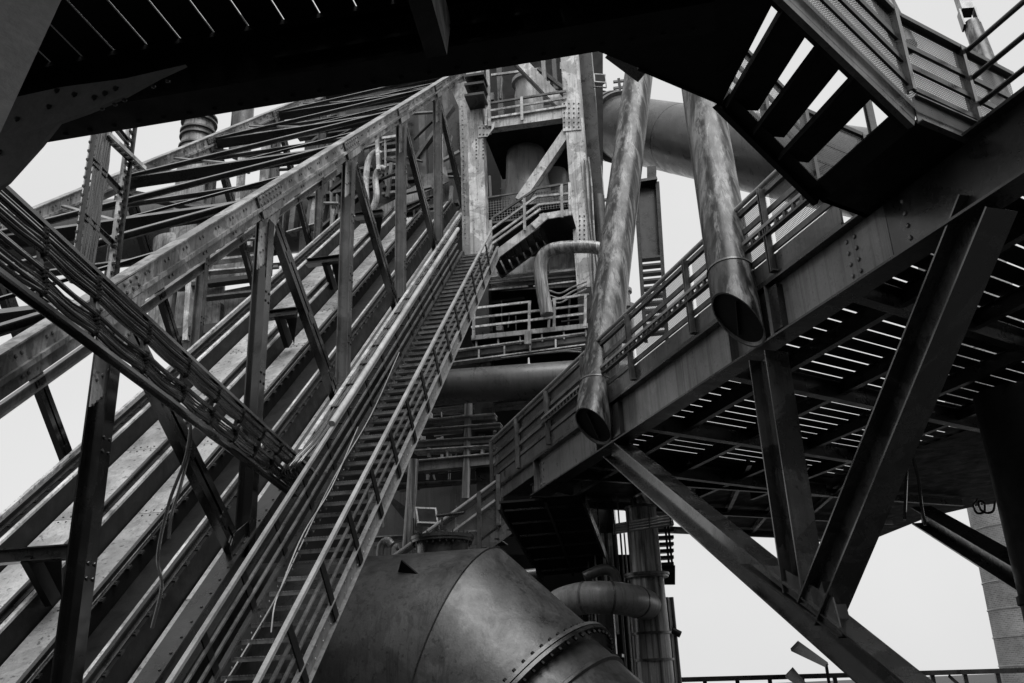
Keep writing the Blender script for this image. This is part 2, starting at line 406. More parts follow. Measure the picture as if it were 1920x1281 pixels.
def track_beam(sa, sb, brt, rail_s):
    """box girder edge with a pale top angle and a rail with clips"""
    strip('track_beam', sa, sb, -.6, -.24, 'shade_black')
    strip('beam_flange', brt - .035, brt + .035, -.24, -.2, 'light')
    a, b = I(rail_s, T0, -.24), I(rail_s, T1, -.24)
    mbr = MB().prism([(-.06, 0), (.06, 0), (.06, .02), (.012, .035), (.012, .09), (.032, .1), (.032, .13), (-.032, .13), (-.032, .1), (-.012, .09), (-.012, .035), (-.06, .02)], a, b, N); rl_ = mbr.build('rail', 'dark', br)
    cl = MB()
    for q in range(80):
        c = I(rail_s + .085, T0 + q * .335, -.235); cl.bar(c - D * .05, c + D * .05, .05, .035, N); cl.rivet(c + N * .02, N, .02)
    cl.build('rail_clips', 'dark', rl_, kind='stuff')
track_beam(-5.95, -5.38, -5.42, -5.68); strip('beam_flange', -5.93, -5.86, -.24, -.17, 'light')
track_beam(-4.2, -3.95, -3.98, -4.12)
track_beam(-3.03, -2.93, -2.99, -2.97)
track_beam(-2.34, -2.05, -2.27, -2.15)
# bracket arms over the tracks
for (x0, y0, x1, y1) in ((0, 1045, 108, 1053), (500, 592, 553, 582), (588, 492, 640, 482), (676, 405, 716, 397)):
    a, b = IN(x0, y0, .35), IN(x1, y1, .35)
    s_, t_, _ = stn(b); b = I(s_, stn(a)[1], .35)
    m_ = a.lerp(b, .45)
    MB().ib(a - L * .2, b + L * .1, .22, .2, .02, Z).build('bracket_arm', 'dark', br)
    e = m_ - N * .75 * K + D * .1
    MB().bar(m_, e, .3, .12, L).build('bracket_leg', 'black', br)
    MB().plate([m_ + L * .16, m_ + L * .5, e + L * .14], .02, D).build('bracket_gusset', 'black', br)
# ================================================================== STEEP STAIR
st = thing('steel_stair', 'long steep open tread steel stair with pipe handrails climbing beside the truss bridge', 'stair', I(0, -4.2, 0))
for sg in (-1, 1):
    MB().ch(I(.42 * sg, -4.2, -.03), I(.42 * sg, 13.1, -.03), .07 * sg, .27, .012, N).build('stringer', 'flat' if sg > 0 else 'dark', st)
    rv = MB()
    for q in range(64):
        t = -4 + q * .268
        for e in (-.05, .05): rv.rivet(I(.43 if sg > 0 else -.40, t, -.05) + N * e + D * e + L * .01, L, .014)
    rv.build('rivets', 'light', st, kind='stuff')
tread = None
for q in range(64):
    t = -4.1 + q * .268
    c = I(0, t, 0)
    if tread is None:
        mb = MB().bar(c - L * .44, c + L * .44, .2, .012, Z)
        mb.bar(c - L * .44 - H * .12 - Z * .02, c + L * .44 - H * .12 - Z * .02, .012, .05, Z)
        for j in range(22): mb.bar(c + L * (-.42 + j * .04) - H * .118 + Z * .006, c + L * (-.40 + j * .04) - H * .118 + Z * .006, .03, .014, Z)
        tread = mb.build('tread', 'mid', st); tc = c
    else:
        o = tread.copy(); COL.objects.link(o); o.parent = st; o.location = c - tc
for sg, ts in ((1, 1.02), (-1, 1.02)):
    for n_, w_, h_ in ((.62, .06, .045), (.42, .04, .028), (.25, .04, .028)):
        MB().bar(I(.44 * sg, -4.2, n_), I(.44 * sg, 12.6, n_), w_, h_, N).build('handrail' if n_ > .6 else 'mid_rail', ('rail' if n_ > .6 else 'mid'), st)
    t = -3.75
    while t < 12.5:
        a, b = I(.46 * sg, t, -.12), I(.46 * sg, t, .6)
        MB().bar(a, b, .02, .13, D).build('rail_post', 'black', st); t += ts
# ---- handrail pipe and cable run beside the stair
tr = thing('cable_run', 'bundle of thin cables strapped to a pipe along the left side of the steep stair', 'cable tray', I(-.8, 2.2, .5))
MB().bar(I(-.82, 2.2, .5), I(-.82, 15.4, .5), .07, .06, N).build('tray_edge', 'light', tr)
MB().tube([I(-.44, 2.6, .68), I(-.44, 13, .68)], .055, 14).build('pipe', 'rail', tr)
MB().bar(I(-.7, 2.2, .40), I(-.7, 13.5, .40), .03, .05, N).build('tray_edge', 'mid', tr)
for q in range(22):
    t = 2.6 + q * .5; MB().bar(I(-.82, t, .44), I(-.48, t, .44), .03, .02, N).build('tray_rung', 'dark', tr)
for q in range(9):
    pts = []; s_ = -.76 + q * .025
    for j in range(44):
        t = 2.0 + j * .17; pts.append(I(s_ + .008 * math.sin(j * .9 + q), t, .5 + .012 * math.sin(j * .7 + q * 2)))
    MB().tube(pts, .010, 6).build('cable', 'mid', tr)
for q in range(8):
    c = I(-.66, 2.7 + q * .82, .505); MB().bar(c - L * .14, c + L * .14, .035, .045, N).build('cable_clamp', 'black', tr)
# loose cables along the treads
for q, (pts, lb_) in enumerate((([(-.40, 6.2, .25), (-.37, 4, .1), (-.36, 2., .13), (-.33, .4, .06), (-.22, -.55, .14), (-.3, -1.2, .05), (-.34, -2.4, .06), (-.36, -3.6, .03)], 'longer thin pale cable drooping along the left edge of the stair treads'),
                               ([(-.39, 3.4, .2), (-.34, 1.8, .1), (-.35, .7, .12), (-.26, -.35, .1), (-.16, -.8, .16), (-.14, -1.05, .02)], 'shorter thin pale cable ending on a stair tread'))):
    one(MB().tube(curve([I(*p_) for p_ in pts], 6), .009, 6), 'loose_cable', 'rail', lb_, 'cable')
# ================================================================== DIAGONAL CABLE TRAY
YN, YF = 7.2, 14.9
def lerp_rail(p0, p1, t): return p0 + (p1 - p0) * t
ct = thing('cable_tray', 'broad cable tray packed with black cables slanting down across the truss to the stair', 'cable tray', Py(575, 912, YF))
tA, tB = Py(0, 352, YN), Py(592, 893, YF); uA, uB = Py(0, 512, YN), Py(556, 930, YF)
def TR(f, v, h=0.):      # f along (0 near .. 1 far), v across (0 top edge .. 1 lower edge)
    a = tA.lerp(tB, f) if f >= 0 else tA + (tB - tA) * f
    b = uA.lerp(uB, f) if f >= 0 else uA + (uB - uA) * f
    nn = (tB - tA).cross(uA - tA).normalized()
    if nn.dot(CAM - tA) < 0: nn = -nn
    return a.lerp(b, v) + nn * h
nn_ = (TR(0, .5, 1) - TR(0, .5, 0))
for v in (0, 1): MB().ch(TR(-.12, v), TR(1, v), .05, .12 if v else .09, .012, nn_, 1 if v else -1).build('side_rail', 'gloss', ct)
FC = [-.08, .075, .19, .32, .44, .545, .64, .73, .81, .88, .945]
for f in FC: 
    MB().bar(TR(f, 0), TR(f + .0, 1), .05, .04, nn_).build('rung', 'dark', ct)
    for (v0, v1) in ((.07, .42), (.58, .93)):
        c = MB()
        n = 7
        for j in range(n):
            p_ = TR(f + .002 * math.sin(j * 5), v0 + (v1 - v0) * (j + .5) / n, .05); c.bar(p_ - (tB - tA).normalized() * .03, p_ + (tB - tA).normalized() * .03, .045, .05, nn_); c.rivet(p_ + nn_ * .03, nn_, .02)
        c.build('cable_clamps', 'black', ct, kind='stuff')
rc = random.Random(3)
for grp, (v0, v1, n) in enumerate(((.08, .42, 9), (.56, .93, 8))):
    for j in range(n):
        v = v0 + (v1 - v0) * (j + .5) / n; r = rc.choice((.013, .016, .02, .024)); pts = []
        pa = rc.uniform(0, 6)
        for q in range(60):
            f = -.12 + q * .0185
            k = min(range(len(FC)), key=lambda i: abs(FC[i] - f)); dd = min(1, abs(FC[k] - f) / .05)
            pts.append(TR(f, v + dd * (.012 * math.sin(pa + f * 9) + .02 * grp), .03 + r - .03 * dd * (.5 + .5 * math.sin(pa))))
        MB().tube(pts, r, 7).build('cable', 'cable', ct)
# cables that bend from the tray into the run beside the stair
for j in range(7):
    pts = curve([TR(.9, .15 + .05 * j, .03), TR(.97, .3 + .06 * j, .05), I(-.95 + .03 * j, 1.75 + .02 * j, .42), I(-.76 + .025 * j, 2.4, .52), I(-.75 + .025 * j, 3., .51)], 8)
    MB().tube(pts, .012, 6).build('cable', 'cable', ct)
# two cables hanging from the tray
P1 = TR(.56, .55, .05)
for j, (xs, lab) in enumerate((([(345, 722), (358, 760), (350, 850), (318, 940), (296, 1040), (303, 1100), (285, 1178)], 'black cable hanging from the tray with its end far down over the track plates'),
                    ([(347, 728), (354, 770), (357, 830), (340, 905), (322, 965), (316, 1010)], 'shorter black cable hanging from the tray beside a longer one'))):
    yy = P1.y
    pts = curve([Py(x, y, yy - .02 * i + .05 * j) for i, (x, y) in enumerate(xs)], 8)
    one(MB().tube(pts, .022, 8), 'hanging_cable', 'cable', lab, 'cable')
# ================================================================== VERTICAL CABLE LADDER
YL = 10.2
cl_ = thing('cable_ladder', 'tall slotted cable ladder carrying a bundle of cables upright behind the slanting tray', 'cable ladder', Py(130, 830, YL))
ra = Py(168, 301, YL); rb = Pz(225, 362, ra.z)
dr = (rb - ra); dr.z = 0; wd = dr.length; dr.normalize()
zt, zb_ = ra.z + 1.4, ra.z - 1.75
for q, c in enumerate((ra, rb)):
    for e in (0., .075):
        a = V((c.x, c.y, zb_)) + dr * (-.0 + e * (1 if q else -1)) + L * (.06 if e else 0); bt = V((a.x, a.y, zt))
        MB().bar(a, bt, .035 if e else .05, .05, L).build('side_rail', 'light' if e == 0 else 'dark', cl_)
    n = 24; sl_ = MB()
    for i in range(n):
        z_ = zb_ + (zt - zb_) * i / n; a = V((c.x, c.y, z_)) + dr * .04 * (1 if q else -1) + L * .03
        sl_.bar(a - dr * .06, a + dr * .06, .04, .03, Z)
    sl_.build('slot_bars', 'dark', cl_, kind='stuff')
for i in range(3):
    z_ = ra.z - .82 + .82 * i; MB().ch(V((ra.x, ra.y, z_)), V((rb.x, rb.y, z_)), .05, .09, .012, Z).build('rung', 'gloss', cl_)
for j in range(11):
    x = .06 + j * .032; c = ra + dr * x; r = (.012, .015, .02)[j % 3]
    pts = [V((c.x + .01 * math.sin(q * 1.1 + j), c.y, zb_ + (zt - zb_) * q / 16)) + L * .03 for q in range(17)]
    MB().tube(pts, r, 6).build('cable', 'cable', cl_)
a, b = Pz(192, 252, ra.z + .55), Pz(262, 318, ra.z + .55)
for e in (0, .09): MB().bar(a + L * e, b + L * e, .03, .06, Z).build('cross_tray', 'light' if e else 'dark', cl_)
sl_ = MB()
for i in range(8): c = a.lerp(b, (i + .5) / 8); sl_.bar(c, c + L * .09, .05, .03, Z)
sl_.build('slot_bars', 'dark', cl_, kind='stuff')
# ================================================================== FOOTBRIDGE
fb = thing('footbridge', 'raised steel footbridge with perforated railing panels and gapped plank deck over raking struts', 'footbridge', BL(0, 0, ZB))
UN, UE = -6.6, 9.55
ZT = 6.62
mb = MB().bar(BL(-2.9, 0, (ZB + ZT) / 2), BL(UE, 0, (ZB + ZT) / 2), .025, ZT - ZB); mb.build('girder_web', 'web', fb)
mb = MB().bar(BL(UN, 0, (ZB + ZT) / 2), BL(-2.91, 0, (ZB + ZT) / 2), .025, ZT - ZB); mb.build('girder_web', 'dark', fb)  # dark material paints in the shade of the landing above
MB().bar(BL(UN, .02, ZB - .015), BL(UE + .15, .02, ZB - .015), .34, .03).build('girder_flange', 'dark', fb)
MB().bar(BL(UN, .02, ZT + .015), BL(UE, .02, ZT + .015), .34, .03).build('girder_flange', 'dark', fb)
for u in (9.4, 5.6, 5.2, .45, -.6, -6.2):
    MB().bar(BL(u, -.08, ZB + .002), BL(u, -.08, ZT - .002), .02, .14, nb).build('stiffener', 'web' if u > -2 else 'dark', fb)  # past the landing the stiffener takes the same painted shade
rv = MB()
for u in (9.3, 9.1, -2.2, -2.35, -3.2): rv.rivets(BL(u, -.013, ZB + .15), BL(u, -.013, ZT - .12), 4, -nb, .032)
rv.build('bolts', 'web', fb, kind='stuff')
# kick channel and walkway edge
MB().bar(BL(-2.3, -.10, 6.83), BL(12.9, -.10, 6.83), .03, .28).build('kick_plate', 'mid', fb)
MB().bar(BL(-2.3, -.03, 6.68), BL(12.9, -.03, 6.68), .2, .05).build('edge_angle', 'dark', fb)
MB().plate([BL(9.6, .1, 6.55), BL(12.9, .1, 6.55), BL(12.9, 1.5, 6.55), BL(9.6, 1.5, 6.55)], .06, Z).build('walkway_plate', 'black', fb)
MB().bar(BL(9.56, -.02, 6.52), BL(12.9, -.02, 6.52), .03, .3).build('girder_web', 'web', fb)
# railing
us = [12.8 - 2.28 * k for k in range(9)]
for u in us:
    if u < -4.4: continue
    MB().ch(BL(u, -.13, 6.7), BL(u, -.13, 7.96), .09, .06, .012, b_).build('rail_post', 'mid', fb)
    MB().bar(BL(u, -.2, 6.72), BL(u, -.04, 6.72), .1, .02).build('post_foot', 'mid', fb)
UR = -2.2
MB().tube([BL(UR, -.13, 8.03), BL(12.9, -.13, 8.03)], .04, 12).build('handrail', 'rail', fb)
MB().bar(BL(UR, -.1, 7.93), BL(12.9, -.1, 7.93), .06, .07).build('upper_rail', 'mid', fb)
for z in (7.62, 7.32, 7.05): MB().bar(BL(UR, -.11, z), BL(12.9, -.11, z), .035, .085).build('mid_rail', 'mid', fb)
sl_ = MB(); MB().bar(BL(UR, -.2, 7.38), BL(8.5, -.2, 7.38), .05, .05).build('slotted_tray', 'rail', fb)
for k in range(52): u = UR + k * .2; sl_.bar(BL(u, -.2, 7.30), BL(u + .05, -.2, 7.30), .05, .09)
sl_.bar(BL(UR, -.2, 7.25), BL(8.5, -.2, 7.25), .05, .03); sl_.build('tray_slots', 'dark', fb, kind='stuff')
for k in range(len(us) - 1):
    u0, u1 = us[k + 1] + .04, us[k] - .04
    if u1 < UR: continue
    u0 = max(u0, UR)
    MB().sheet(BL(u0, -.07, 6.98), b_ * (u1 - u0), Z * .93).build('railing_panel', 'perf_fine' if u0 > 5 else 'perf', fb, smooth=False)
# far railing of the walkway
for z in (8.0, 7.55): MB().bar(BL(3.4, 1.5, z), BL(12.9, 1.5, z), .04, .05).build('mid_rail', 'dark', fb)
for u in (3.6, 5.9, 8.2, 10.5, 12.8): MB().bar(BL(u, 1.5, 6.6), BL(u, 1.5, 8.), .05, .05).build('rail_post', 'dark', fb)
# deck planks across the bridge, longitudinal and cross beams under them
FD = (b_ * .30 + nb).normalized()
ZD = 6.30
rp = random.Random(11)
plank = None
u = -7.4; VD = 7.6
while u < 6.6:
    for (v0, v1) in ((.22, 2.9), (2.92, VD)):
        g0 = .04 + rp.random() * .02
        a = BL(u, 0, ZD + .03) + FD * (v0 / FD.dot(nb)); b = BL(u, 0, ZD + .03) + FD * (v1 / FD.dot(nb))
        MB().bar(a, b, .345 - g0, .005).build('plank', 'black', fb, smooth=False)
    u += .345
for v in (.18, 1.25, 2.85, 4.6, 6.2): MB().ib(BL(-7.4, v, ZD - .12), BL(10.5, v, ZD - .12), .12, .24, .015).build('deck_joist', 'dark', fb)
for u in (-5.2, -1.9, 1.15, 4.1, 7.0): MB().ib(BL(u, .02, ZD - .2), BL(u, 0, ZD - .2) + FD * 8, .16, .32, .016).build('cross_beam', 'dark', fb)
# plated part of the deck, far and right
pl = [Pz(1235, 968, ZD), Pz(1500, 1015, ZD), Pz(1618, 1019, ZD), Pz(1740, 970, ZD), Pz(1835, 948, ZD)]
q_ = BL(6.55, 0, ZD)
poly = [q_ + FD * .2, BL(10.6, .2, ZD)] + pl + [BL(9, 17, ZD), BL(-9, 17, ZD), BL(-9, VD + .02, ZD), q_ + FD * (VD / FD.dot(nb))]
MB().plate(poly, .12, Z).build('deck_plate', 'black', fb, smooth=False)
for k in range(5):
    a = Pz(1230 + 60 * k, 960 + 10 * k, ZD); b = BL(7.2, 1.2 + k * 1.5, ZD)
    MB().ib(V((a.x, a.y, ZD - .09)), V((b.x, b.y, ZD - .09)), .1, .16, .012).build('deck_joist', 'dark', fb)
for k in range(3):
    a = BL(8.6 + 3 * k, .5, ZD - .17); b = BL(10.5 + 3. * k, 13, ZD - .17); MB().ib(a, b, .12, .2, .015).build('cross_beam', 'dark', fb)
# ================================================================== STRUTS UNDER THE BRIDGE
sf = thing('strut_frame', 'splayed steel beam struts meeting at a gusset and carrying the footbridge girder', 'support frame', BL(-2.6, .05, 1.0))
def UVp(x, y): return BV(x, y, .06)
n0 = UVp(1528, 1148)
MB().ib(UVp(1440, 668), UVp(1508, 1108), .36, .42, .022, b_).build('strut', 'strut', sf)
MB().ib(UVp(1852, 380), UVp(1535, 1150), .38, .42, .022, Z).build('strut', 'strut', sf)
MB().ib(UVp(1150, 838), UVp(1800, 1385), .36, .42, .022, Z).build('strut', 'strut', sf)
g1 = [UVp(1478, 1062), UVp(1580, 1120), UVp(1600, 1195), UVp(1425, 1058)]
MB().plate([p_ - nb * .14 for p_ in g1], .02, nb).build('gusset_plate', 'strut', sf)
MB().plate([UVp(1412, 1060) - nb * .2, UVp(1600, 1196) - nb * .2, UVp(1600, 1196) + nb * .25, UVp(1412, 1060) + nb * .25], .02).build('seat_plate', 'dark', sf)
MB().plate([UVp(1545, 1130) - nb * .13, UVp(1558, 1090) - nb * .13, UVp(1577, 1165) - nb * .13], .26, nb).build('stiffener', 'dark', sf)
a_ = Py(1728, 966, 21); b__ = Py(1960, 1104, 15.5)
one(MB().ib(a_, b__, .45, .4, .03, Z), 'raking_beam', 'dark', 'dark raking beam propping the plank deck in front of the brick chimney', 'beam')
c = Py(1936, 900, 15.5)
cm = MB(); cm.rev(V((c.x, c.y, 0)), Z, [(0, .62), (2.6, .62), (2.62, .66), (2.75, .66), (2.77, .62), (ZD - .1, .62)], 28)
one(cm, 'round_column', 'black', 'thick dark round column under the deck beside the brick chimney', 'column')
# ================================================================== RAKING PIPES
def cut_pipe(pb, pt, r, ncut, nm, label, ring):
    th = thing(nm, label, 'pipe', pb, 'raking pipes on the footbridge girder')
    d = (pt - pb).normalized(); x = d.cross(Z).normalized(); y = d.cross(x); mb = MB(); seg = 40
    ln = (pt - pb).length
    base = []
    for j in range(seg):
        a = 2 * math.pi * j / seg; o = (x * math.cos(a) + y * math.sin(a)) * r
        s_ = -o.dot(ncut) / d.dot(ncut); base.append(pb + o + d * s_)
    vs = list(base)
    for q in (ring, ring + .03, ln):
        vs += [pb + d * q + (x * math.cos(2 * math.pi * j / seg) + y * math.sin(2 * math.pi * j / seg)) * (r if q != ring else r) for j in range(seg)]
    fs = []
    for i in range(3):
        for j in range(seg): fs.append((i * seg + j, i * seg + (j + 1) % seg, (i + 1) * seg + (j + 1) % seg, (i + 1) * seg + j))
    fs.append(tuple(3 * seg + j for j in range(seg)))
    mb.add(vs, fs); shl = mb.build('pipe_shell', 'pipe', th)
    cen = sum(base, V((0, 0, 0))) / seg
    inn = [cen + (b - cen) * .94 for b in base]
    e = MB(); e.add(base + inn + [q + d * .07 for q in inn], [(j, (j + 1) % seg, seg + (j + 1) % seg, seg + j) for j in range(seg)] + [(seg + j, seg + (j + 1) % seg, 2 * seg + (j + 1) % seg, 2 * seg + j) for j in range(seg)]); e.build('end_rim', 'mid', shl)
    e = MB(); e.add([q + d * .06 for q in inn], [tuple(range(seg))]); e.build('end_plate', 'black', shl)
    e = MB(); c_ = pb + d * .03; e.bar(c_ - ncut.cross(x).normalized() * r * .8, c_ + ncut.cross(x).normalized() * r * .8, .015, .05, ncut); e.build('end_rib', 'dark', shl)
    MB().rev(pb + d * (ring - .02), d, [(0, r), (0, r + .012), (.03, r + .012), (.03, r)], seg, False).build('weld_ring', 'mid', shl)
    return th
pb1 = Py(1112, 800, 16.7); pt1 = Py(1208, 60, 20.2)
cut_pipe(pb1, pt1, .365, V((-.62, -.42, -.62)).normalized(), 'raking_pipe', 'streaked round steel pipe cut off at a slant beside the end of the girder', .95)
pb2 = Py(1384, 600, 11.6); pt2 = Py(1298, 60, 13.3)
cut_pipe(pb2, pt2, .325, V((-.70, -.34, -.55)).normalized(), 'raking_pipe', 'stouter stained round steel pipe cut off at a slant above a splayed strut', .85)
for (p_, x0) in ((pb1, 1148), (pb2, 1434)):
    u0 = (p_ - B0).dot(b_)
    bm_ = MB().bar(BL(u0 - .28, -.05, ZB + .05), BL(u0 - .28, -.05, ZT - .05), .12, .5, b_)
    one(bm_, 'pipe_bracket', 'dark', 'bolted plate bracket fixing the %s raking pipe to the bridge girder' % ('slimmer' if p_ is pb1 else 'stouter'), 'bracket', base=BL(u0 - .28, -.05, ZB + .05))
# ================================================================== STAIR OVERHEAD ON THE RIGHT
ZL = 6.62
A1, A0, B1, C1 = Pz(1541, 379, ZL), Pz(1652, 419, ZL), Pz(1720, 232, ZL), Pz(1847, 285, ZL)
F = (A0 - A1); F.z = 0; F.normalize(); nF = F.cross(Z).normalized()      # nF points along the treads
A2 = Pp(1333, 174, A1, nF); B2 = Pp(1489, 10, B1, nF)
ZU = (A2.z + B2.z) / 2; A2 = A1 + (A2 - A1) * ((ZU - ZL) / (A2.z - ZL)); B2 = B1 + (B2 - B1) * ((ZU - ZL) / (B2.z - ZL))
os_ = thing('overhead_stair', 'short dark stair flight seen from beneath with perforated railing panels, above the footbridge', 'stair', A0)
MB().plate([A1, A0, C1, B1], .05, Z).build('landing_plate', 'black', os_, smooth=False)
up30 = Z * .15
for (p_, q_, w_) in ((A1, A2, 'black'), (B1, B2, 'mid')):
    MB().ch(p_ + up30 * .6, q_ + up30 * .6, .07, .30, .014, Z).build('stringer', w_, os_)
for (p_, q_, w_) in ((A1, A0, 'dark'), (B1, C1, 'mid')):
    MB().ch(p_ + up30, q_ + up30, .07, .30, .014, Z).build('landing_fascia', w_, os_)
MB().bar(A0 + up30, C1 + up30, .03, .3).build('landing_fascia', 'dark', os_)
for (p_, q_, sg) in ((A1, A2, 1), (B1, B2, -1)):      # lower flanges of the stringers
    dd_ = (B1 - A1).normalized() * sg
    MB().plate([p_, q_, q_ + dd_ * .17, p_ + dd_ * .17], .012, Z).build('stringer_flange', 'black', os_, smooth=False)
MB().plate([A1, B1, B1.lerp(B2, .13), A1.lerp(A2, .13)], .02, Z).build('soffit_plate', 'black', os_, smooth=False)
for f in (.31, .56, .82):
    a, b = A1.lerp(A2, f), B1.lerp(B2, f); a, b = a.lerp(b, .03), b.lerp(a, .05)
    trd = MB().bar(a + Z * .13, b + Z * .13, .40, .03).build('tread', 'black', os_, smooth=False)
    MB().bar(a + Z * .09 - F * .22, b + Z * .09 - F * .22, .02, .07).build('tread_lip', 'black', trd, smooth=False)
hz_ = lambda p_, h: p_ + Z * h
def panel_rail(p_, q_, posts, mat='dark', bars=3, pm='perf_fine', h=1.0, vert=True, out=V((0, 0, 0))):
    p_ = p_ + Z * .24; q_ = q_ + Z * .24
    MB().bar(hz_(p_, h) + out, hz_(q_, h) + out, .09, .05).build('handrail', mat, os_)
    for j in range(bars): MB().bar(hz_(p_, .12 + .27 * j) + out, hz_(q_, .12 + .27 * j) + out, .03, .06).build('mid_rail', mat, os_)
    e1 = q_ - p_; me = MB().sheet(hz_(p_, -.12) + out * .6, e1, Z * (h + .1)); me.build('railing_panel', pm, os_, smooth=False)
    for f in posts:
        c = p_.lerp(q_, f) + out; MB().ch(c + Z * .02, hz_(c, h), .06, .1, .012, nF).build('rail_post', 'strut', os_)
sd_ = (B1 - A1).normalized()
BX = B2 + (B2 - B1) * .9; AX = A2 + (A2 - A1) * .2
panel_rail(B1, BX, (.03, .5), out=sd_ * .06); panel_rail(B1, C1 + F * .9, (.50,), out=sd_ * .06)
panel_rail(A1, A2, (.02, .5, .98), pm='perf', out=-sd_ * .04); panel_rail(A1, A0, (.98,), pm='perf', out=-sd_ * .04)
# railing running on from the landing corner towards the near end of the bridge
rl = thing('platform_railing', 'dark three bar railing running on from the stair landing corner', 'railing', C1)
bk = -b_
cA = C1 + F * .05 + Z * .24
MB().bar(C1 + Z * .15 + F * .03 + bk * .02, C1 + Z * .15 + F * .03 + bk * 5, .06, .3).build('base_beam', 'dark', rl)
for h in (1.0, .66, .33): MB().tube([hz_(cA, h), hz_(cA, h) + bk * 5], .03, 10).build('rail_bar', 'dark', rl)
MB().bar(hz_(cA, .08), hz_(cA, .08) + bk * 5, .02, .16).build('kick_plate', 'dark', rl)
for f in (0, 1.6, 3.2): MB().bar(cA + bk * f, hz_(cA, 1.02) + bk * f, .06, .06, b_).build('rail_post', 'strut', rl)
# upper landing and platform over the camera
ul = thing('overhead_platform', 'dark plated platform overhead joining the top of the short stair flight', 'platform', A2)
E1 = Pz(1196, 127, ZU)
back = -H * 9
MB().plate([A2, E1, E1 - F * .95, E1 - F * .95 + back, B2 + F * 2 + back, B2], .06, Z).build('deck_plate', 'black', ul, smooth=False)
MB().bar(A2 + Z * .1, E1 + Z * .1, .03, .24).build('edge_beam', 'black', ul)
e0, e1_ = Py(1135, 108, 8.4), Py(1190, 138, 8.4)
MB().ch(e0 - b_ * .1, e1_ + F * .1, .25, .22, .02, Z).build('bracket_stub', 'gloss', ul)
# ================================================================== NEAR OVERHEAD PLATFORM (top of the picture)
np_ = thing('near_platform', 'heavy black riveted beam and plank platform passing close overhead', 'platform', Pz(100, 265, 4.6))
f0, f1 = Pz(60, 272, 4.6), Pz(1150, 92, 4.6)
n0_, n1_ = Pz(60, 243, 4.6), Pz(1150, 42, 4.6)
dirb = (f1 - f0).normalized(); side = dirb.cross(Z); 
if side.y > 0: side = -side
wf = .22
f0 = f0 - dirb * 3; f1 = f1 + dirb * .5
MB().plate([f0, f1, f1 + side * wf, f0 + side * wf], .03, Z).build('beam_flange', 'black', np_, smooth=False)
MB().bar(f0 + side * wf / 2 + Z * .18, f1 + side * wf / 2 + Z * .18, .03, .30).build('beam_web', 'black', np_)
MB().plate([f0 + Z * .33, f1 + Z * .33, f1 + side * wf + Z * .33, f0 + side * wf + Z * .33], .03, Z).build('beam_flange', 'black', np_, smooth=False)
rv = MB()
for k in range(int((f1 - f0).length / .15)): rv.rivet(f0 + dirb * (.1 + k * .15) + side * .05, -Z, .016)
rv.build('rivets', 'black', np_, kind='stuff')
g0, g1_ = Pz(330, 128, 4.85), Pz(1040, 2, 4.85)
MB().ib(g0 + dirb * .6, g1_, .12, .2, .02).build('beam', 'black', np_)
MB().bar(Pz(1031, 0, 4.9), Pz(1042, 54, 4.62), .03, .3, dirb).build('end_plate', 'black', np_)
zp = 4.975
xs = [30, 127, 205, 282, 356, 433, 507, 584, 660]
for k in range(-9, 22):  # planks run on unseen behind the camera, added to cut sky light
    x = 127 + 76.5 * k
    a = Pz(x + 2, 0, zp); b = Pz(x + 76.5 - 2, 0, zp); dp = H
    a2, b2 = a + dp * 2.6, b + dp * 2.6; a0 = a - dp * 12
    wp = (b - a).dot(L)
    gap = .0 if k < 7 else -.002
    c0 = a - dp * 12 + L * (wp / 2); c1_ = f0 + side * wf; 
    # stop the plank on the beam
    tt = (c1_ - c0).dot(side) / H.dot(side)
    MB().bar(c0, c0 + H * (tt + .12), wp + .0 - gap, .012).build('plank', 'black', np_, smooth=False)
# knee bracket with rivets
o_ = Py(200, 190, 3.55); nB_ = -V((side.x, side.y, 0)).normalized()
def KB(x, y): return Pp(x, y, o_, nB_)
kp = [KB(-60, 240), KB(20, 190), KB(120, 168), KB(240, 152), KB(352, 126), KB(300, 150), KB(235, 186), KB(170, 214), KB(116, 233), KB(-60, 292)]
MB().plate(kp, .02, nB_ * -1).build('knee_bracket', 'bracket', np_, smooth=False)
kq = [KB(116, 233), KB(60, 252), KB(-60, 292), KB(-60, 400), KB(20, 345), KB(82, 276)]
MB().plate(kq, .02, nB_ * -1).build('knee_flange', 'bracket', np_, smooth=False)
rv = MB()
for (x, y) in ((5, 290), (38, 228), (97, 205), (145, 182), (112, 175), (-20, 262), (182, 188), (202, 180), (222, 171)): rv.rivet(KB(x, y) + nB_ * -.02, -nB_, .016)
for (x, y) in ((192, 200), (216, 192), (234, 184), (288, 158), (315, 148)): rv.rivet(KB(x, y) + Z * -.01, -Z, .013)
rv.build('rivets', 'dark', np_, kind='stuff')
# stub post hanging in front of the beam
hp = thing('stub_post', 'short pale square steel stub hanging below the black overhead beam', 'post', Py(818, 106, 3.4))
q8 = [Py(800, 110, 3.4), Py(838, 103, 3.45), Py(846, 40, 3.85), Py(812, 46, 3.8)]
dr_ = (Py(765, 0, 2.95) - q8[0])
t8 = [q + dr_ * 1.8 for q in q8]
MB().add(q8 + t8, [(0, 1, 2, 3), (4, 5, 6, 7), (1, 2, 6, 5), (2, 3, 7, 6), (3, 0, 4, 7)]).build('stub', 'light', hp, smooth=False)
MB().plate([q8[0], q8[1], t8[1], t8[0]], .004, -H).build('soffit_plate', 'black', hp, smooth=False)  # thin black sheet paints the shade of the overhanging front face
# near brace in the corner
pA, pB = Py(115, 0, 1.75), Py(0, 250, 1.5)
d_ = (pB - pA).normalized(); w_ = d_.cross(ray(60, 120)).normalized()
if w_.x > 0: w_ = -w_
one(MB().bar(pA - d_ * .9 + w_ * .2, pB + d_ * .9 + w_ * .2, .4, .16, w_.cross(d_)), 'corner_brace', 'pillar', 'pale painted steel brace close by, cut off by the black platform overhead', 'brace')
